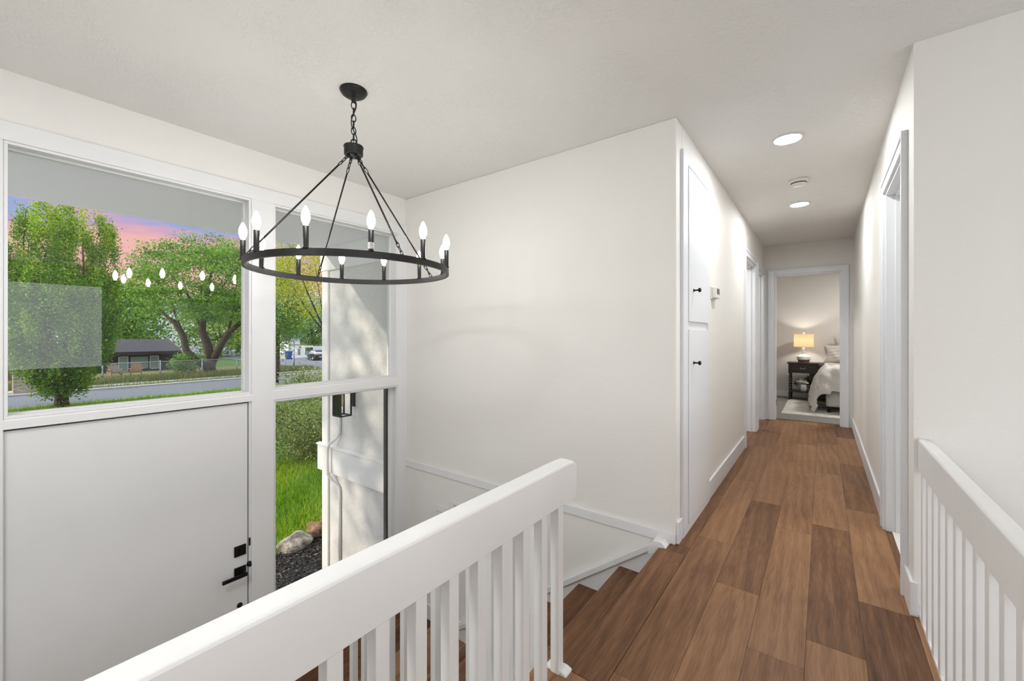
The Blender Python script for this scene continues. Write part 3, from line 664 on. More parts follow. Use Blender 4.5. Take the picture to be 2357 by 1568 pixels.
# rug
b = MB()
def rugf(u, v):
    x, y = -.505+1.9*u, 7.445+1.63*v
    e = min(u*1.9, (1-u)*1.9, v*1.63, (1-v)*1.63)
    return (x+.001*math.sin(v*40), y+.001*math.sin(u*37), .014+min(.012, e*.6))
b.grid(rugf, 50, 40)
def rug_mat():
    m, nt, out = mat('distressed_rug')
    bs = N(nt, 'ShaderNodeBsdfPrincipled'); bs.inputs['Roughness'].default_value = .95
    g = N(nt, 'ShaderNodeNewGeometry'); mp = N(nt, 'ShaderNodeMapping'); mp.inputs['Scale'].default_value = (1, 1.5, 1); L(nt, g, 'Position', mp, 'Vector')
    n = N(nt, 'ShaderNodeTexNoise'); n.inputs['Scale'].default_value = 5; n.inputs['Detail'].default_value = 8; n.inputs['Roughness'].default_value = .7; L(nt, mp, 'Vector', n, 'Vector')
    r = ramp(nt, [(.34, (.20, .20, .19)), (.42, (.48, .47, .44)), (.52, (.68, .66, .62)), (1, (.74, .72, .68))]); L(nt, n, 'Fac', r, 'Fac'); L(nt, r, 'Color', bs, 'Base Color'); L(nt, bs, 'BSDF', out, 'Surface'); return m
tag(b.build('rug', rug_mat()), 'cream distressed area rug on the bedroom carpet', 'rug')
# nightstand
M['espresso'] = simple('espresso_wood', (.018, .012, .009), .35, var=.4, vscale=30)
ns = thing('nightstand', (-.29, 9.26, .012), 'dark wooden nightstand with twisted legs and one drawer', 'nightstand')
X0, X1, Y0, Y1 = -.505, -.075, 9.08, 9.41
MB().box(X0-.022, X1+.022, Y0-.02, Y1+.01, .672, .692).build('top', M['espresso'], ns, .005)
MB().box(X0, X1, Y0, Y1, .505, .672).build('apron', M['espresso'], ns, .003)
dw = MB().box(X0+.055, X1-.055, Y0-.009, Y0, .535, .650).build('drawer', M['espresso'], ns, .003)
b = MB()
for s_ in (-1, 1): b.lathe([(.007, 0), (.007, -.004), (.003, -.005), (.003, -.018)], (-.29+.032*s_, Y0-.009, .598), 10, 'y')
b.tube([(-.322, Y0-.025, .598), (-.316, Y0-.028, .586), (-.303, Y0-.029, .583), (-.29, Y0-.029, .587), (-.277, Y0-.029, .583), (-.264, Y0-.028, .586), (-.258, Y0-.025, .598)], .0028, 8)
b.build('handle', M['chrome'], dw)
for x in (X0+.025, X1-.025):
    for y in (Y0+.025, Y1-.025):
        prof = [(.022, .012), (.024, .03), (.016, .055), (.022, .075), (.023, .14)]
        for i in range(57):
            z = .14+.36*i/56; prof.append((.0185+.0055*math.cos(i*2*PI/7.0), z))
        prof.append((.022, .505)); MB().lathe(prof, (x, y, 0), 14).build('leg', M['espresso'], ns)
MB().box(X0+.01, X1-.01, Y0+.005, Y1-.01, .150, .172).build('shelf', M['espresso'], ns, .003)
# table lamp
lp = thing('table_lamp', (-.28, 9.24, .692), 'lit white ceramic table lamp with cream drum shade on the nightstand', 'lamp')
LC = (-.28, 9.24, .692)
MB().lathe([(0, 0), (.086, 0), (.086, .036), (0, .036)], LC, 32).build('base', simple('walnut_ring', (.16, .055, .03), .4, var=.3, vscale=20), lp, .003)
MB().lathe([(0, .034), (.088, .034), (.099, .052), (.0985, .050), (.101, .055), (.101, .056), (.101, .103), (.101, .104), (.099, .1085), (.0985, .109), (.060, .134), (.0345, .1495), (.0315, .154), (.031, .156), (.0238, .260), (.022, .266), (.0, .266)], LC, 48).build('body', simple('white_ceramic', (.78, .77, .75), .3), lp)
MB().tube([(LC[0], LC[1], .93), (LC[0], LC[1], 1.235)], .005, 8).lathe([(0, 0), (.016, 0), (.018, .012), (.012, .022), (0, .024)], (LC[0], LC[1], 1.222), 14).build('stem', M['plastic'], lp)
m, nt, out = mat('lit_linen_shade')
tb = N(nt, 'ShaderNodeBsdfTranslucent'); tb.inputs['Color'].default_value = (.22, .17, .12, 1)
em = N(nt, 'ShaderNodeEmission'); em.inputs['Color'].default_value = (.90, .62, .35, 1); em.inputs['Strength'].default_value = .80
ad = N(nt, 'ShaderNodeAddShader'); L(nt, tb, 'BSDF', ad, 0); L(nt, em, 'Emission', ad, 1); L(nt, ad, 'Shader', out, 'Surface')
n = 40; vs = []; fs = []
for r, z in ((.150, .978), (.147, 1.208)):
    for k in range(n): vs.append((LC[0]+r*math.cos(2*PI*k/n), LC[1]+r*math.sin(2*PI*k/n), z))
for k in range(n): fs.append((k, (k+1) % n, n+(k+1) % n, n+k))
sh = MB().add(vs, fs, smooth=True).build('shade', m, lp)
so = sh.modifiers.new('thick', 'SOLIDIFY'); so.thickness = .003
MB().lathe([(0, -.03), (.018, -.028), (.030, 0), (.022, .026), (0, .032)], (LC[0], LC[1], 1.09), 14).build('bulb', emit('lamp_bulb', (1, .91, .79), 210), lp)
# vase of flowers
vz = thing('flower_vase', (-.28, 9.22, .172), 'white vase of white roses on the nightstand shelf', 'vase')
MB().lathe([(0, 0), (.046, 0), (.050, .006), (.050, .115), (.047, .12), (.044, .115), (0, .10)], (-.28, 9.22, .172), 26).build('vase', simple('mottled_white_vase', (.62, .61, .59), .6, var=.35, vscale=40, stretch=(1, 1, .3)), vz)
rs_ = np.random.default_rng(5)
petal = simple('white_petals', (.74, .73, .70), .7)
for (dx, dy, dz, r) in ((-.09, 0, .17, .038), (-.035, -.03, .175, .043), (.02, -.02, .165, .042), (-.03, .02, .205, .036), (.035, .03, .19, .034), (.055, -.03, .15, .03)):
    b = MB()
    for q in range(4):
        rr_ = r*(1-.22*q)
        def pf(u, v, rr_=rr_, q=q):
            a = 2*PI*u; f = 1+.13*math.sin(5*a+q*1.3)
            ph = .25+v*1.9; return (-.28+dx+rr_*f*math.sin(ph)*math.cos(a), 9.22+dy+rr_*f*math.sin(ph)*math.sin(a), .172+dz-rr_*.75*math.cos(ph)+.006*q)
        b.grid(pf, 21, 9)
    b.build('rose', petal, vz)
dl_ = leaf_mat('dusty_leaf', [(0, (.02, .035, .015)), (1, (.08, .11, .05))], .1)
for mu, sg, nn in (((-.105, 0, .15), (.02, .02, .025), 26), ((.085, 0, .15), (.022, .025, .025), 46), ((.05, 0, .21), (.015, .02, .02), 12)):
    cen = rs_.normal(mu, sg, (nn, 3))+np.array((-.28, 9.22, .172))
    quads('leaf_sprig', leaves(cen, .05, rs_, .4), dl_, vz, rs_.uniform(size=nn))
# bed
M['linen'] = simple('white_bed_linen', (.66, .65, .63), .9, bump=.6, bscale=26, bdist=.012)
M['box'] = simple('grey_white_upholstery', (.52, .51, .49), .95, bump=.3, bscale=220, bdist=.002)
M['pillow'] = simple('oat_pillow_linen', (.52, .49, .46), .95, bump=.3, bscale=60, bdist=.004)
bed = thing('bed', (.75, 8.6, .012), 'bed with upholstered base on short black legs in the bedroom', 'bed')
MB().box(.035, 1.5, 7.80, 9.42, .115, .40).build('box_base', M['box'], bed, .03)
MB().box(.02, 1.5, 7.78, 9.42, .40, .60).build('mattress', M['linen'], bed, .05)
MB().box(-.20, 1.6, 9.44, 9.52, .02, .690).build('headboard', simple('beige_headboard', (.30, .26, .23), .95, bump=.2, bscale=200), bed, .012)
for x, y in ((.075, 7.87), (1.42, 7.87), (.075, 9.3)): MB().box(x-.025, x+.025, y-.025, y+.025, .027, .118).build('leg', M['black'], bed)
def duvet(u, v):
    s = -.60+2.05*u; t = -.40+1.52*v
    dl, df = max(0, -s), max(0, -t); d = math.hypot(dl*1.0, df*1.0)
    x = .06+max(s, 0)-(.16*(1-math.exp(-dl/.12))+.10*dl); y = 7.80+max(t, 0)-(.05*(1-math.exp(-df/.05))+.10*df)
    if dl > 0 and df > 0: x += .05*min(df, dl)*3; 
    z = .665-max(0, d-.05*(1-math.exp(-d/.05)))
    hem = 1.0
    if df > 0 and s > .03: z = .665-min(d, .30)*(.95+.10*math.sin(5*s))
    fold = .016*math.sin(7*s+4*t+2*math.sin(5*t))+.012*math.sin(17*s-9*t)+.008*math.sin(31*t+11*s)+.006*math.sin(43*s+3)
    z += fold*(1 if d < .05 else .5); x += fold*.8*(dl > 0); y -= fold*(df > 0)
    return (x, y, max(.035+.01*math.sin(20*t+9*s), z))
dv = MB().grid(duvet, 110, 110).build('duvet', M['linen'])
dv.modifiers.new('thick', 'SOLIDIFY').thickness = .012
tag(dv, 'puffy white duvet draped over the bed and its foot corner', 'duvet')
def coverlet(u, v):
    s = -.20+1.6*u; t = 8.90+.34*v
    dl = max(0, -s); f = .006*math.sin(60*v)+.004*math.sin(30*s)
    return (.05+max(s, 0)-.06*(1-math.exp(-dl/.08)), t, .702-.05*max(0, 1-v*7)-max(0, dl-.04)+f)
tag(MB().grid(coverlet, 40, 30).build('coverlet', M['pillow']), 'folded beige coverlet at the head of the bed', 'blanket')
def pillow(name, c, wd, ht, tk, tilt, label, rz=0.0):
    Rm = Matrix.Translation(c) @ Matrix.Rotation(rz, 4, 'Z') @ Matrix.Rotation(tilt, 4, 'X')
    b = MB()
    for sgn in (-1, 1):
        def pf(u, v):
            a, q = 2*u-1, 2*v-1
            e = (1-abs(a)**2.6)*(1-abs(q)**2.6); th_ = tk*.5*max(0, e)**.45
            ear = 1+.07*(abs(a)*abs(q))**2-.05*(1-abs(q)**2)*(abs(a) > .5)*abs(a)
            wr = .008*math.sin(9*a+5*q)*e+.006*math.sin(17*q-6*a)*e
            return tuple(Rm @ Vector((a*wd/2*ear, sgn*(th_+wr), q*ht/2*ear)))
        b.grid(pf, 26, 26, flip=sgn > 0)
    o = b.build(name, M['pillow']); tag(o, label, 'pillow', 'bed pillows')
pillow('pillow', (.27, 9.16, .855), .50, .31, .17, -.25, 'low oat-coloured pillow at the near side of the bed head')
pillow('pillow', (.475, 9.365, .925), .62, .46, .15, -.12, 'taller oat-coloured pillow behind the low one on the bed')
# ------------------------------------------------------------------ outside: house wing, soffit, lantern
struct(MB().box(-4.40, -3.2, -6, 2.395, 2.15, 2.20).box(-4.45, -4.40, -6, 8, 2.146, 2.42).box(-4.40, -3.2, -6, 8, 2.201, 2.60).build('ceiling_porch', simple('porch_soffit_paint', (.86, .82, .90), .7, bump=.15, bscale=8, stretch=(1, 6, 1)), bevel=.004), 'pale grey porch soffit seen through the windows', 'porch ceiling')
wing = MB().box(-4.44, -3.2, 2.43, 6, -1.6, 2.16).build('wall_wing', M['stucco'])
struct(wing, 'pale stucco outside wall beyond the sidelight windows', 'outside wall')
MB().box(-4.455, -4.335, 2.408, 2.43, -1.6, 1.90).build('corner_board', M['trim'], wing, .003)
MB().box(-4.47, -3.21, 2.3965, 2.43, 1.90, 2.18).build('frieze_board', M['trim'], wing, .003)
MB().box(-4.52, -3.21, 2.39, 2.43, -.300, -.02).prism([(2.375, -.020), (2.43, -.020), (2.43, -.004), (2.375, -.012)], -4.535, -3.21, 'x').build('belly_band', M['trim'], wing, .003)
cd = MB().tube([(-4.105, 2.413, .40), (-4.105, 2.413, .16), (-4.13, 2.400, .10), (-4.21, 2.358, .03), (-4.235, 2.352, -.02), (-4.24, 2.352, -.15), (-4.235, 2.355, -.30), (-4.20, 2.38, -.36), (-4.115, 2.411, -.43), (-4.105, 2.413, -.47), (-4.105, 2.413, -1.40)], .014, 10).build('conduit', M['trim'])
tag(cd, 'white bent conduit pipe running down the stucco wall under the lantern', 'pipe')
ln = thing('wall_lantern', (-3.92, 2.40, .40), 'black box lantern mounted on the outside stucco wall', 'lantern')
b = MB(); x0, x1, y0, y1, z0, z1, r = -3.935, -3.805, 2.245, 2.36, .385, .69, .0065
for x in (x0, x1):
    for y in (y0, y1): b.box(x-r, x+r, y-r, y+r, z0, z1)
for z in (z0, z1):
    for y in (y0, y1): b.box(x0, x1, y-r, y+r, z-r, z+r)
    for x in (x0, x1): b.box(x-r, x+r, y0, y1, z-r, z+r)
b.box(x0-.01, x1+.01, y0-.01, y1+.01, z1, z1+.012)
b.build('frame', M['black'], ln)
MB().box(-3.90, -3.84, 2.415, 2.43, .46, .68).box(-3.885, -3.855, 2.355, 2.42, .64, .67).build('wall_plate', M['black'], ln)
MB().lathe([(0, .60), (.015, .60), (.012, .66), (0, .69)], (-3.87, 2.30, 0), 12).lathe([(0, .47), (.012, .48), (.017, .53), (.012, .60), (0, .605)], (-3.87, 2.30, 0), 14).build('bulb', simple('unlit_bulb', (.62, .50, .32), .2), ln)
b = MB()
b.box(x0, x1, y0-.0015, y0+.0015, z0, z1); b.build('pane', M['glass'], ln)

# ------------------------------------------------------------------ terrain
XS = [-300, -60, -40, -27, -20, -9, -3]; ZS = [-2.4, -2.4, -2.3, -2.05, -1.95, -1.5, -1.42]
def gz(x): return float(np.interp(x, XS, ZS))
def strip(name, x0, x1, y0, y1, m_, dz, nx=12):
    vs = []; fs = []
    for i in range(nx+1):
        x = x0+(x1-x0)*i/nx
        for y in (y0, y1): vs.append((x, y, gz(x)+dz))
    for i in range(nx): fs.append((i*2, i*2+1, i*2+3, i*2+2))
    o = len(vs)
    return struct(MB().add(vs, fs).build(name, m_))
strip('ground', -260, -3.2, -120, 190, M['lawn'], 0, 60)
strip('street', -35.3, -28.3, -120, 190, M['asphalt'], .03)
struct(MB().box(-35.75, -35.3, -120, 190, -2.6, gz(-35.5)+.14).build('kerb', M['concrete'], bevel=.03))
struct(MB().box(-28.3, -28.1, -120, 190, -2.6, gz(-28.2)+.05).build('kerb_near', M['concrete']))
strip('sidewalk', -39.9, -38.0, -120, 190, M['concrete'], .04, 2)
strip('ground_verge', -38.0, -35.75, -120, 190, M['weeds'], .06, 2)
strip('ground_yard', -53, -39.9, -120, 21, M['weeds'], .04, 4)
# cross street on the right
xs_ = [(-200, 22), (-35.3, 22), (-35.3, 30), (-58, 30.5), (-62, 40), (-200, 44)]
struct(MB().add([(-35.3, 21.8, gz(-35.3)+.035), (-45, 21.8, gz(-45)+.045), (-60, 23, -2.35), (-200, 30, -2.35), (-200, 60, -2.35), (-63, 35.2, -2.35), (-52, 33.0, gz(-52)+.05), (-35.3, 40, gz(-35.3)+.035)], [(0, 1, 2, 3, 4, 5, 6, 7)]).build('street_cross', M['asphalt']))
struct(MB().add([(-63, 26, -2.33), (-88, 31, -2.2), (-88, 46, -2.2), (-64.5, 34.2, -2.33)], [(0, 1, 2, 3)]).build('driveway', M['concrete']))
struct(MB().add([(-3.25, -.5, -1.405), (-3.25, 2.43, -1.405), (-4.4, 2.5, -1.42), (-4.9, 3.4, -1.435), (-5.35, 2.9, -1.44), (-5.25, 2.35, -1.44), (-5.0, 1.7, -1.43), (-4.2, -.5, -1.43)], [(0, 1, 2, 3, 4, 5, 6, 7)]).build('ground_mulch', M['mulch']))
R8 = np.random.default_rng(11)
struct(MB().box(-8.2, -3.21, -9, 1.25, -1.50, -1.36).build('porch_bounce_slab', speckle('porch_bounce_concrete', [(.46, .47, .48), (.58, .59, .60)], 5, .9, .2)))  # unseen slab, added and widened to bounce neutral sunlight onto the soffit
# bark chips over the bed
n = 5200
px = R8.uniform(-5.2, -4.2, n); py = R8.uniform(1.5, 3.2, n)
keep = ((px < -4.48) | (py < 2.37)) & (px > -5.25-.25*(py-2.3)) & (py < 2.4-1.0*(px+4.4)); px, py = px[keep], py[keep]; n = len(px)
cen = np.stack([px, py, -1.425+R8.uniform(0, .025, n)], 1)
P = leaves(cen, .036, R8, .0); P[:, :, 2] = cen[:, None, 2]+(P[:, :, 2]-cen[:, None, 2])*.35
o = quads('bark_mulch', P, M['chip'], None, R8.uniform(size=n)**2.2); tag(o, 'dark bark mulch chips in the garden bed below the sidelight', 'mulch', kind='stuff')
# lawn blades near the house
def blades(name, x0, x1, y0, y1, n, hgt, m_, label, cat, hv=.5, dz=0.0):
    x = R8.uniform(x0, x1, n); y = R8.uniform(y0, y1, n); z = np.interp(x, XS, ZS)+dz
    ok = ~((x > -37.2) & (x < -35.6) & (y > 1.4) & (y < 2.9)); x, y, z = x[ok], y[ok], z[ok]; n = len(x)
    h_ = hgt*R8.uniform(1-hv, 1+hv, n); a = R8.uniform(0, 2*PI, n); wd = hgt*.045+.004
    lean = R8.normal(size=(n, 2))*h_[:, None]*.35
    dx, dy = np.cos(a)*wd, np.sin(a)*wd
    P = np.stack([np.stack([x-dx, y-dy, z], 1), np.stack([x+dx, y+dy, z], 1), np.stack([x+lean[:, 0], y+lean[:, 1], z+h_], 1)], 1)
    o = quads(name, P, m_, None, np.clip(R8.uniform(size=n)*.8+.25*(np.sin(x*3+y*2)*.5), 0, 1), 3); tag(o, label, cat, kind='stuff'); return o
blades('lawn_grass', -9.2, -5.25, 1.9, 5.2, 42000, .085, M['blade'], 'bright yellow-green lawn grass outside the lower sidelight', 'grass')
blades('verge_grass', -28.1, -24, -1, 16, 16000, .16, M['blade'], 'green grass strip along the near edge of the street', 'grass')
blades('weed_grass', -43.5, -39.95, 1, 21.5, 15000, .36, M['drygrass'], 'tall dry weeds in front of the chain-link fence', 'grass', .6)
blades('kerb_weeds', -38.0, -35.8, 2.5, 20, 4500, .22, M['drygrass'], 'low weeds between the far sidewalk and the street', 'grass', .6)
# rocks
def rock(name, c, r, m_, label, seed):
    rr_ = np.random.default_rng(seed); ph = rr_.uniform(0, 6.28, 12); fr = rr_.normal(size=(12, 3))*1.6
    def f(u, v):
        a, t = 2*PI*u, PI*v; d = np.array((math.sin(t)*math.cos(a), math.sin(t)*math.sin(a), math.cos(t)))
        k = 1+sum(.05*math.sin(2*float(fr[i]@d)+ph[i]) for i in range(12)); k = round(k*9)/9*.55+k*.45
        return (c[0]+r[0]*k*d[0], c[1]+r[1]*k*d[1], c[2]+r[2]*k*d[2])
    tag(MB().grid(f, 30, 18, smooth=False).build(name, m_), label, 'rock')
rock('garden_rock', (-5.22, 2.47, -1.39), (.13, .20, .13), M['rock'], 'pale grey garden rock at the lawn edge', 3)
rock('garden_rock', (-5.28, 2.87, -1.37), (.15, .19, .14), M['rock_brown'], 'brown garden rock beside the house corner board', 8)

# ------------------------------------------------------------------ plants
def branch_path(p0, p1, bow=(0, 0, 0), n=7):
    p0, p1, bw = Vector(p0), Vector(p1), Vector(bow)
    return [p0.lerp(p1, i/(n-1))+bw*(4*(i/(n-1))*(1-i/(n-1))) for i in range(n)]
# big upright street tree
tc_ = (-26.9, 2.63)
t1 = thing('street_tree', (tc_[0], tc_[1], gz(-26.9)), 'large upright leafy street tree filling the left of the big window', 'tree')
b = MB().tube(branch_path((tc_[0], tc_[1], -2.1), (tc_[0], tc_[1]+.05, -1.2), n=4), [.30, .235, .22, .21], 14)
for k in range(11):
    a = 2*PI*k/11; tp = (tc_[0]+1.3*math.cos(a), tc_[1]+1.0*math.sin(a), 4.5+2.2*R8.uniform())
    b.tube(branch_path((tc_[0]+.1*math.cos(a), tc_[1]+.1*math.sin(a), -1.35), tp, (.4*math.cos(a), .4*math.sin(a), -.3), 9), [.075-.008*i for i in range(9)], 7)
b.build('trunk', M['bark'], t1)
zs_ = [-1.65, -1.3, -.9, -.4, .1, .6, 1.2, 2.2, 3.2, 4.2, 5.0, 5.8, 6.6, 7.4, 8.1]
rr1 = [.5, .8, 1.1, 1.5, 1.9, 2.25, 2.5, 2.65, 2.6, 2.5, 2.3, 1.95, 1.6, 1.15, .5]
cl = []
for k in range(560):     # full lower crown
    z = R8.uniform(-1.12, 4.0); r = np.interp(z, zs_, rr1)*(R8.uniform(.3, 1.0)**.45); a = R8.uniform(0, 2*PI)
    cl.append((tc_[0]+r*math.cos(a), tc_[1]+.74*r*math.sin(a), z))
# upright spires of the upper crown: depth, sideways, top height, radius
spires = [(.3, -.70, 8.3, .62), (-.5, .85, 7.7, .55), (.6, 1.55, 6.7, .45), (.1, 2.15, 6.1, .42), (-.3, -1.55, 6.3, .50), (.5, -2.25, 4.9, .42), (1.2, .1, 6.8, .50), (-1.4, -.1, 7.0, .5), (-1.2, 1.3, 6.3, .45), (1.3, -1.0, 6.0, .5), (.2, .2, 6.2, .45)]
for dx, dy, zt_, rr_ in spires:
    for k in range(25):
        f = R8.uniform(0, 1); z = 2.6+(zt_-2.6)*f; q = rr_*(1.0-.75*f**2.2)*R8.uniform(.2, 1)**.5; a = R8.uniform(0, 2*PI); sh_ = .55+.45*min(1, f*1.6)
        cl.append((tc_[0]+dx*sh_+q*math.cos(a), tc_[1]+.74*(dy*sh_+q*math.sin(a)), z))
cl = np.array(cl); cnt = 135
cen = np.repeat(cl, cnt, 0)+R8.normal(size=(len(cl)*cnt, 3))*np.array((.15, .11, .28))
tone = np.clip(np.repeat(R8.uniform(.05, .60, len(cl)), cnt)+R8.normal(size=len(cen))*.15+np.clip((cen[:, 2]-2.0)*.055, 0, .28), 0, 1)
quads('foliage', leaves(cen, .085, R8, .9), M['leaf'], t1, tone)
# round-crowned tree with a forked trunk across the street
bx, by = -43.8, 13.4
t2 = thing('forked_tree', (bx, by, gz(bx)), 'wide-crowned tree with a forked trunk behind the chain-link fence', 'tree')
def side(u, z):   # u metres along the view-normal (right), height z, at the tree's distance
    return (bx+.80*u, by+.60*u, z)
b = MB()
b.tube([side(0, -2.4), side(-.1, -1.7), side(.1, -1.0)], [.52, .42, .40], 12)
b.tube([side(-.1, -1.7), side(-1.2, -1.2), side(-2.2, -.2), side(-2.5, 1.2), side(-3.2, 2.2), side(-4.6, 3.4)], [.34, .30, .27, .24, .18, .08], 10)
b.tube([side(.1, -1.1), side(-.3, .3), side(-.8, 1.6), side(-.6, 3.2), side(-.2, 5.5), side(.2, 7.6)], [.36, .34, .30, .22, .14, .05], 10)
b.tube([side(.2, -1.1), side(.9, .3), side(1.6, 1.4), side(2.8, 2.4), side(4.6, 3.3), side(6.4, 4.0)], [.32, .28, .24, .18, .12, .05], 10)
for u0, z0, u1, z1 in ((-2.5, 1.4, -3.9, 5.5), (-.8, 1.8, -2.6, 6.5), (1.6, 1.5, 2.4, 6.5), (.0, 4.5, 2.6, 8.0), (-3.2, 2.4, -5.6, 5.0), (2.8, 2.5, 5.2, 6.0), (-.4, 3.2, -4.2, 7.6), (1.9, 3.0, 4.6, 7.4)):
    b.tube(branch_path(side(u0, z0), side(u1, z1), (0, 0, -.4), 6), [.13, .11, .09, .07, .05, .025], 7)
b.build('trunk', M['bark'], t2)
cl = []
while len(cl) < 520:
    d = R8.normal(size=3); d /= np.linalg.norm(d); r = R8.uniform(.25, 1)**.4
    p = np.array((d[0]*6.2, d[1]*6.0, d[2]*4.1))*r
    if p[2] < -3.0: continue
    cl.append((bx+p[0]-.6, by+p[1]+.2, 5.7+p[2]+.35*math.sin(p[0]*1.3)))
cl = np.array(cl); cnt = 95
cen = np.repeat(cl, cnt, 0)+R8.normal(size=(len(cl)*cnt, 3))*np.array((.50, .50, .17))
tone = np.clip(np.repeat(R8.uniform(.2, .7, len(cl)), cnt)+R8.normal(size=len(cen))*.15, 0, 1)
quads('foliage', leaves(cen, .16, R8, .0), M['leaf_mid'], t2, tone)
def blob_tree(name, c, r, ncl, cnt, lsize, m_, label, trunk_r=.2, spread=.16, t0=.2, t1_=.7, cat='tree', flat=1.0):
    z0 = gz(c[0]); t = thing(name, (c[0], c[1], z0), label, cat)
    b = MB().tube(branch_path((c[0], c[1], z0-.1), (c[0], c[1], c[2]), (.1, .1, 0), 5), [trunk_r, trunk_r*.85, trunk_r*.7, trunk_r*.5, trunk_r*.3], 8)
    for k in range(7):
        a = 2*PI*k/7+.3
        b.tube(branch_path((c[0], c[1], z0+(c[2]-z0)*.55), (c[0]+r[0]*.75*math.cos(a), c[1]+r[1]*.75*math.sin(a), c[2]+r[2]*R8.uniform(-.1, .6)), (0, 0, -.1*r[2]), 5), [trunk_r*.5, trunk_r*.42, trunk_r*.32, trunk_r*.2, trunk_r*.1], 6)
    b.build('trunk', M['bark'], t)
    d = R8.normal(size=(ncl, 3)); d /= np.linalg.norm(d, axis=1)[:, None]
    cl = np.array(c)+d*np.array(r)*(R8.uniform(.15, 1, (ncl, 1))**.42)
    cl[:, 2] = np.maximum(cl[:, 2], z0+.15)
    cen = np.repeat(cl, cnt, 0)+R8.normal(size=(ncl*cnt, 3))*np.array(r)*spread*np.array((1, 1, flat))
    cen[:, 2] = np.maximum(cen[:, 2], z0+.02)
    tone = np.clip(np.repeat(R8.uniform(t0, t1_, ncl), cnt)+R8.normal(size=len(cen))*.15, 0, 1)
    quads('foliage', leaves(cen, lsize, R8, .2), m_, t, tone); return t
blob_tree('garden_tree', (-29.6, 12.75, 3.3), (1.8, 1.8, 3.0), 170, 120, .12, M['leaf_mid'], 'dense green tree just right of the entry post in the sidelight', .2)
blob_tree('golden_tree', (-14.6, 8.1, 3.55), (2.0, 2.0, 1.75), 150, 110, .066, M['leaf_gold'], 'golden-green sunlit tree leaning against the house corner', .075, t0=.3, t1_=.95)
blob_tree('background_tree', (-74, 12.0, 3.4), (6.0, 6.0, 5.6), 150, 60, .42, M['leaf_mid'], 'tall green tree behind the dark house roof', .35)
blob_tree('background_tree', (-70, -1.0, 2.2), (5.5, 5.5, 4.6), 110, 60, .42, M['leaf'], 'broad green tree behind the upright street tree', .35)
blob_tree('background_tree', (-90, 46.5, 3.4), (6, 6, 4.8), 130, 60, .42, M['leaf_mid'], 'green tree above the white garden wall and parked car', .35)
blob_tree('background_tree', (-93, 33, 4.0), (5.5, 5.8, 4.6), 100, 60, .42, M['leaf'], 'green tree behind the street sign', .35)
blob_tree('background_tree', (-78, 25.0, 2.6), (5.5, 5.5, 5.2), 100, 60, .42, M['leaf'], 'green tree between the dark house and the cross street', .35)
blob_tree('shrub', (-9.0, 4.75, -.62), (1.35, 1.5, .98), 170, 130, .050, M['leaf_olive'], 'olive-leaved shrub on the lawn outside the sidelight', .05, .12, .15, .8, 'shrub')
blob_tree('shrub', (-44.6, 11.7, -1.45), (.8, 1.1, .9), 40, 50, .17, M['leaf_mid'], 'green bush against the dark house wall beside the forked tree', .06, .2, .2, .7, 'shrub')
blob_tree('shrub', (-11.8, 8.1, -.55), (1.2, 1.1, .95), 70, 100, .055, M['leaf'], 'deep green shrub behind the olive shrub', .06, .2, .2, .7, 'shrub')
# unseen tree added left of view to dapple the stucco and block window sun
blob_tree('garden_tree', (-6.4, -6.0, 3.5), (1.8, 1.8, 2.0), 85, 60, .13, M['leaf_mid'], 'unseen young tree added left of the entry windows to dapple and block the sun', .09)

# ------------------------------------------------------------------ houses across the street
hs = thing('house', (-55, 10.7, -3.0), 'low dark brown house with a dark shingle roof across the street', 'house')
Y0_, Y1_ = 6.8, 13.40
MB().box(-59, -53, Y0_, Y1_-.1, -3.0, -.55).build('wall', M['siding_dark'], hs)
MB().prism([(-52.5, -.62), (-52.5, -.42), (-57, .75), (-61.5, -.42), (-61.5, -.62), (-57, .55)], Y0_-.4, Y1_+.15, 'y').build('roof', M['shingle'], hs)
MB().box(-52.56, -52.44, Y0_-.4, Y1_+.15, -.72, -.48).build('fascia', simple('dark_fascia', (.03, .02, .02), .7), hs)
for y0, y1, z0, fr in ((8.85, 9.55, -2.30, 1), (9.64, 11.06, -2.15, 0), (11.12, 11.82, -2.15, 1)):
    t_ = .055; b = MB(); z1 = -.86
    b.box(-53.06, -52.96, y0, y0+t_, z0, z1).box(-53.06, -52.96, y1-t_, y1, z0, z1).box(-53.06, -52.96, y0, y1, z1-t_, z1).box(-53.06, -52.96, y0, y1, z0, z0+t_)
    wf = b.build('window_frame', M['white_paint'] if fr else M['siding_dark'], hs)
    MB().box(-53.0, -52.975, y0+.02, y1-.02, z0+.02, z1-.02).build('window_pane', M['housewin'], wf)
nb = thing('house', (-52, .5, -2.6), 'brown neighbouring house with a blue-black roof behind the street tree', 'house')
MB().box(-58, -50, -5, 3.0, -2.6, -.95).build('wall', M['siding_brown'], nb)
MB().prism([(-49.5, -1.02), (-49.5, -.88), (-54, .1), (-58.5, -.88), (-58.5, -1.02)], -5.3, 3.2, 'y').build('roof', M['shingle'], nb)
MB().box(-49.99, -49.93, 2.58, 2.68, -2.5, -.95).build('downpipe', M['white_paint'], nb)
gh = thing('house', (-86, 14.8, -2.4), 'grey-sided house glimpsed through leaves above the dark roof', 'house')
MB().box(-90, -84, 12, 17.5, -2.4, 1.6).build('wall', simple('grey_siding', (.20, .22, .25), .8, var=.15, vscale=2), gh)
MB().prism([(12, 1.5), (17.5, 1.5), (14.75, 3.0)], -90.3, -83.7, 'x').build('roof', M['shingle'], gh)
MB().box(-83.99, -83.9, 15.25, 15.45, -2.4, 1.5).build('corner_board', M['white_paint'], gh)
wh = thing('house', (-80, 38, -2.4), 'white house gable behind the street sign', 'house')
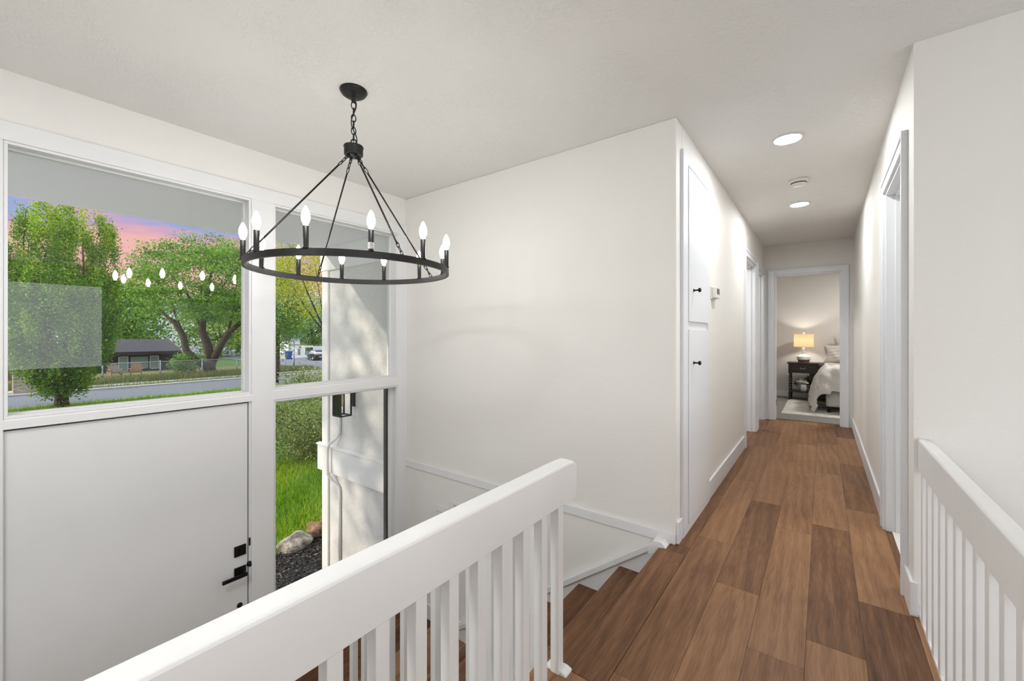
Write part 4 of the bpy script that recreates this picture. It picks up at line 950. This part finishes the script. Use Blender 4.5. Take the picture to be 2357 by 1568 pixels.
MB().box(-84, -79.4, 36.6, 38.6, -2.4, .2).prism([(36.6, .2), (38.6, .2), (37.6, .9)], -84, -79.4, 'x').build('wall', M['white_paint'], wh)
MB().prism([(36.4, .1), (37.6, .98), (38.8, .1), (38.8, .2), (37.6, 1.08), (36.4, .2)], -84.1, -79.2, 'x').build('roof', M['shingle'], wh)
# white garden wall with an arched gate
gw = thing('garden_wall', (-71.5, 36.2, -2.4), 'white garden wall with an arched slatted gate behind the parked car', 'wall')
def wl(t): return (-73.15+2.66*t, 35.09+2.0*t)
def wbox(b, t0, t1, z0, z1, th=.15):
    (ax, ay), (bx_, by_) = wl(t0), wl(t1); nx, ny = -.60*th, .80*th
    vs = [(ax, ay, z0), (bx_, by_, z0), (bx_+nx, by_+ny, z0), (ax+nx, ay+ny, z0)]; vs += [(p[0], p[1], z1) for p in vs]
    b.add(vs, [(0, 1, 2, 3), (4, 5, 6, 7), (0, 1, 5, 4), (1, 2, 6, 5), (2, 3, 7, 6), (3, 0, 4, 7)])
b = MB(); wbox(b, -.45, .42, -2.4, -.62); wbox(b, .82, 1.9, -2.4, -.75); wbox(b, .42, .82, -1.0, -.65); b.build('wall_panel', M['white_paint'], gw)
b = MB(); wbox(b, -.5, .75, -.62, -.52, .4); b.build('coping', simple('dark_coping', (.05, .04, .04), .8), gw)
b = MB()
for k in range(6): wbox(b, .44+.066*k, .47+.066*k, -2.35, -1.02, .08)
b.build('gate', simple('gate_slats', (.06, .05, .045), .8), gw)
b = MB(); wbox(b, .03, .17, -2.4, -1.25, .3); b.build('pillar', simple('tan_block', (.36, .30, .25), .9), gw)
b = MB(); wbox(b, .10, .20, -1.05, -.85, -.05); b.build('plaque', simple('red_plaque', (.35, .03, .03), .7), gw)

# brick mailbox pillar
mb_ = thing('mailbox_pillar', (-36.3, 2.1, -2.25), 'mottled brick mailbox pillar with a grey cap by the far kerb', 'mailbox')
MB().box(-36.8, -35.95, 1.72, 2.60, -2.35, -.86).build('pillar', M['brick'], mb_)
MB().prism([(1.66, -.86), (2.66, -.86), (2.62, -.74), (1.70, -.74)], -36.86, -35.89, 'x').build('cap', simple('pillar_cap_grey', (.16, .19, .19), .9), mb_, .02)
MB().prism([(2.10, -1.22), (2.36, -1.22), (2.36, -1.02), (2.32, -.95), (2.23, -.92), (2.14, -.95), (2.10, -1.02)], -35.96, -35.93, 'x').build('mailbox_door', simple('mailbox_brown', (.05, .025, .025), .5), mb_)

# chain-link fence
fn = thing('chain_link_fence', (-41.9, 12, -2.31), 'galvanised chain-link fence along the far sidewalk in front of the dark house', 'fence')
zb, zt = -2.28, -.92
for y in (6.16, 9.44, 12.2, 14.78, 17.4):
    MB().tube([(-41.9, y, -2.4), (-41.9, y, zt+.04)], .045, 8).lathe([(0, .10), (.04, .08), (.055, .03), (.05, 0)][::-1], (-41.9, y, zt+.02), 10).build('post', M['galv'], fn)
MB().tube([(-41.9, 6.16, zt), (-41.9, 17.4, zt)], .026, 6).build('rail', M['galv'], fn)
b = MB(); hh_ = zt-zb; pit = .17; y = 6.16-hh_
while y < 17.4:
    for sg in (1, -1):
        ya, yb = (y, y+hh_) if sg > 0 else (y+hh_, y)
        za, zc_ = zb, zt
        lo, hi = 6.16, 17.4
        def clip(ya, yb):
            ts = [0, 1]
            f = lambda Y: (Y-ya)/(yb-ya)
            t0_, t1_ = sorted((f(lo), f(hi))); return max(0, t0_), min(1, t1_)
        t0_, t1_ = clip(ya, yb)
        if t1_ > t0_: b.tube([(-41.9, ya+(yb-ya)*t0_, zb+hh_*t0_), (-41.9, ya+(yb-ya)*t1_, zb+hh_*t1_)], .0075, 3)
    y += pit
b.build('mesh', M['galv'], fn)
cf = thing('corner_fence', (-43.9, 20, -2.32), 'three bare steel fence posts in the weeds by the cross street', 'fence')
for x, y in ((-44.47, 19.6), (-44.0, 19.92), (-43.32, 20.38)): MB().tube([(x, y, -2.4), (x, y, -.98)], .04, 8).build('post', M['galv'], cf)

# adirondack chairs
def adirondack(loc, m1_, m2_, label, rz):
    t = thing('garden_chair', loc, label, 'chair', 'garden chairs before the dark house')
    Rm = Matrix.Translation(loc) @ Matrix.Rotation(rz, 4, 'Z')
    def bx(b, x0, x1, y0, y1, z0, z1, tilt=0, org=(0, 0, 0)):
        T = Rm @ Matrix.Translation(org) @ Matrix.Rotation(tilt, 4, 'Y')
        vs = [tuple(T @ Vector((x, y, z))) for x in (x0, x1) for y in (y0, y1) for z in (z0, z1)]
        b.add(vs, [(0, 1, 3, 2), (4, 6, 7, 5), (0, 4, 5, 1), (2, 3, 7, 6), (0, 2, 6, 4), (1, 5, 7, 3)])
    b = MB()
    for k in range(7):
        y = -.30+.1*k; bx(b, -.02, .02, y-.042, y+.042, 0, .86-.022*abs(k-3)**1.8, -.38, (-.15, 0, .30))
    b.build('backrest', m1_, t)
    b = MB()
    for k in range(5): bx(b, -.12+.12*k, -.01+.12*k, -.30, .30, .30+.022*k, .325+.022*k)
    b.build('seat', m1_, t)
    b = MB()
    for s_ in (-1, 1): bx(b, -.30, .52, s_*.38-.06, s_*.38+.06, .58, .61)
    b.build('armrest', m2_, t)
    for s_ in (-1, 1):
        b = MB(); bx(b, .40, .46, s_*.34-.04, s_*.34+.04, 0, .58); b.build('leg', m2_, t)
        b = MB(); bx(b, -.62, .42, s_*.32-.02, s_*.32+.02, .18, .30, .22, (0, 0, .02)); b.build('leg', m2_, t)
adirondack((-47.8, 7.75, -2.33), M['chair_wood'], M['chair_orange'], 'weathered grey slatted garden chair by the left fence post', .15)
adirondack((-47.6, 9.10, -2.33), M['chair_orange'], M['chair_orange'], 'cedar slatted garden chair in front of the wide house window', -.25)

# recycling bin
bn = thing('recycling_bin', (-62.0, 28.5, -2.4), 'blue wheeled recycling bin at the kerb across the cross street', 'bin')
def tap(b, c, x0, y0, z0, x1, y1, z1):
    vs = [(c[0]+sx*x0, c[1]+sy*y0, z0) for sx, sy in ((-1, -1), (1, -1), (1, 1), (-1, 1))]+[(c[0]+sx*x1, c[1]+sy*y1, z1) for sx, sy in ((-1, -1), (1, -1), (1, 1), (-1, 1))]
    b.add(vs, [(3, 2, 1, 0), (4, 5, 6, 7)]+[(i, (i+1) % 4, 4+(i+1) % 4, 4+i) for i in range(4)])
b = MB(); tap(b, (-62, 28.5), .27, .27, -2.3, .40, .40, -1.25); b.build('body', M['bin'], bn, .02)
b = MB(); tap(b, (-62, 28.5), .46, .46, -1.25, .42, .42, -1.12); b.build('lid', simple('bin_lid', (.06, .16, .55), .5), bn, .02)
for s_ in (-1, 1): MB().lathe([(0, -.04), (.13, -.04), (.13, .04), (0, .04)], (-61.65, 28.5+s_*.3, -2.27), 16, 'y').build('wheel', M['tyre'], bn)

# street-name sign
sg = thing('street_sign', (-41.2, 19.47, -2.32), 'grey pole with two green street-name blades at the corner', 'sign')
MB().tube([(-41.2, 19.47, -2.4), (-41.2, 19.47, 1.20)], .045, 8).build('pole', M['galv'], sg)
def blade_(x, y, z, ang, l0, l1, name, h_=.17):
    ca, sa = math.cos(ang), math.sin(ang); nx, ny = -sa*.012, ca*.012
    vs = [(x+ca*l0-nx, y+sa*l0-ny, z), (x+ca*l1-nx, y+sa*l1-ny, z), (x+ca*l1+nx, y+sa*l1+ny, z), (x+ca*l0+nx, y+sa*l0+ny, z)]; vs += [(p[0], p[1], p[2]+h_) for p in vs]
    return MB().add(vs, [(3, 2, 1, 0), (4, 5, 6, 7), (0, 1, 5, 4), (1, 2, 6, 5), (2, 3, 7, 6), (3, 0, 4, 7)]).build(name, M['sign'], sg)
blade_(-41.2, 19.47, .98, 2.2, -.35, .35, 'blade')
bl = blade_(-41.2, 19.47, .74, .64, .10, .66, 'blade')
b = MB(); ca, sa = math.cos(.64), math.sin(.64)
for l0, l1, z0, z1 in ((.14, .22, .775, .875), (.34, .38, .775, .875), (.43, .47, .775, .85), (.51, .54, .775, .875), (.10, .66, .74, .752), (.10, .66, .898, .91), (.648, .66, .74, .91)):
    x0_, y0_ = -41.2+ca*l0+sa*.016, 19.47+sa*l0-ca*.016; x1_, y1_ = -41.2+ca*l1+sa*.016, 19.47+sa*l1-ca*.016
    b.add([(x0_, y0_, z0), (x1_, y1_, z0), (x1_, y1_, z1), (x0_, y0_, z1)], [(0, 1, 2, 3)])
b.build('lettering', M['white_paint'], bl)

# parked hatchback
def car(loc, rz, paint, label, sc_=1.0):
    t = thing('car', loc, label, 'car')
    Rm = Matrix.Translation(loc) @ Matrix.Rotation(rz, 4, 'Z') @ Matrix.Scale(sc_, 4)
    def loft(name, secs, m_, par, bev=.03):
        vs = []; fs = []; n = len(secs[0][1])
        for x, pr in secs: vs += [tuple(Rm @ Vector((x, p[0], p[1]))) for p in pr]
        fs.append(tuple(range(n))[::-1]); fs.append(tuple(range((len(secs)-1)*n, len(secs)*n)))
        for i in range(len(secs)-1):
            for k in range(n): fs.append((i*n+k, i*n+(k+1) % n, (i+1)*n+(k+1) % n, (i+1)*n+k))
        return MB().add(vs, fs, smooth=False).build(name, m_, par, bev)
    def pr(w_, z0, z1, tw): return [(-w_, z0), (w_, z0), (w_*1.02, (z0+z1)*.5), (w_*tw, z1), (-w_*tw, z1), (-w_*1.02, (z0+z1)*.5)]
    body = loft('body', [(-2.05, pr(.76, .42, .82, .95)), (-1.95, pr(.84, .28, .95, .93)), (-1.3, pr(.88, .22, 1.00, .93)), (0, pr(.89, .20, .98, .93)), (1.0, pr(.88, .22, .94, .92)), (1.7, pr(.85, .25, .82, .88)), (2.02, pr(.76, .35, .70, .85))], paint, t)
    loft('cabin', [(-1.90, pr(.74, .90, 1.05, .9)), (-1.45, pr(.78, .90, 1.40, .78)), (-.6, pr(.80, .90, 1.50, .76)), (.3, pr(.80, .90, 1.46, .76)), (1.05, pr(.76, .88, .97, .9))], M['carglass'], t, .04)
    loft('roof', [(-1.62, pr(.58, 1.36, 1.42, .95)), (-.6, pr(.62, 1.47, 1.54, .93)), (.35, pr(.60, 1.43, 1.49, .93))], paint, t, .02)
    for x in (-1.3, 1.3):
        for s_ in (-1, 1):
            vs = []; b = MB(); b.lathe([(0, -.11), (.30, -.11), (.33, -.08), (.33, .08), (.30, .11), (0, .11)], (0, 0, 0), 22, 'y')
            b.v = [tuple(Rm @ (Vector(p)+Vector((x, s_*.80, .33)))) for p in b.v]; wh_ = b.build('wheel', M['tyre'], t)
            b = MB().lathe([(0, -.125), (.19, -.12), (.20, .12), (0, .125)], (0, 0, 0), 16, 'y'); b.v = [tuple(Rm @ (Vector(p)+Vector((x, s_*.80, .33)))) for p in b.v]; b.build('hub', M['chrome'], wh_)
    for s_ in (-1, 1):
        b = MB().box(-2.02, -1.86, s_*.66-.13, s_*.66+.13, .78, .98); b.v = [tuple(Rm @ Vector(p)) for p in b.v]; b.build('tail_light', M['taillight'], t, .03)
    b = MB().box(-2.09, -2.06, -.25, .25, .50, .62); b.v = [tuple(Rm @ Vector(p)) for p in b.v]; b.build('number_plate', M['white_paint'], t)
    return t
car((-56.9, 29.95, -2.36), 2.95, M['carpaint'], 'black hatchback parked on the cross street with a red tail light', .95)
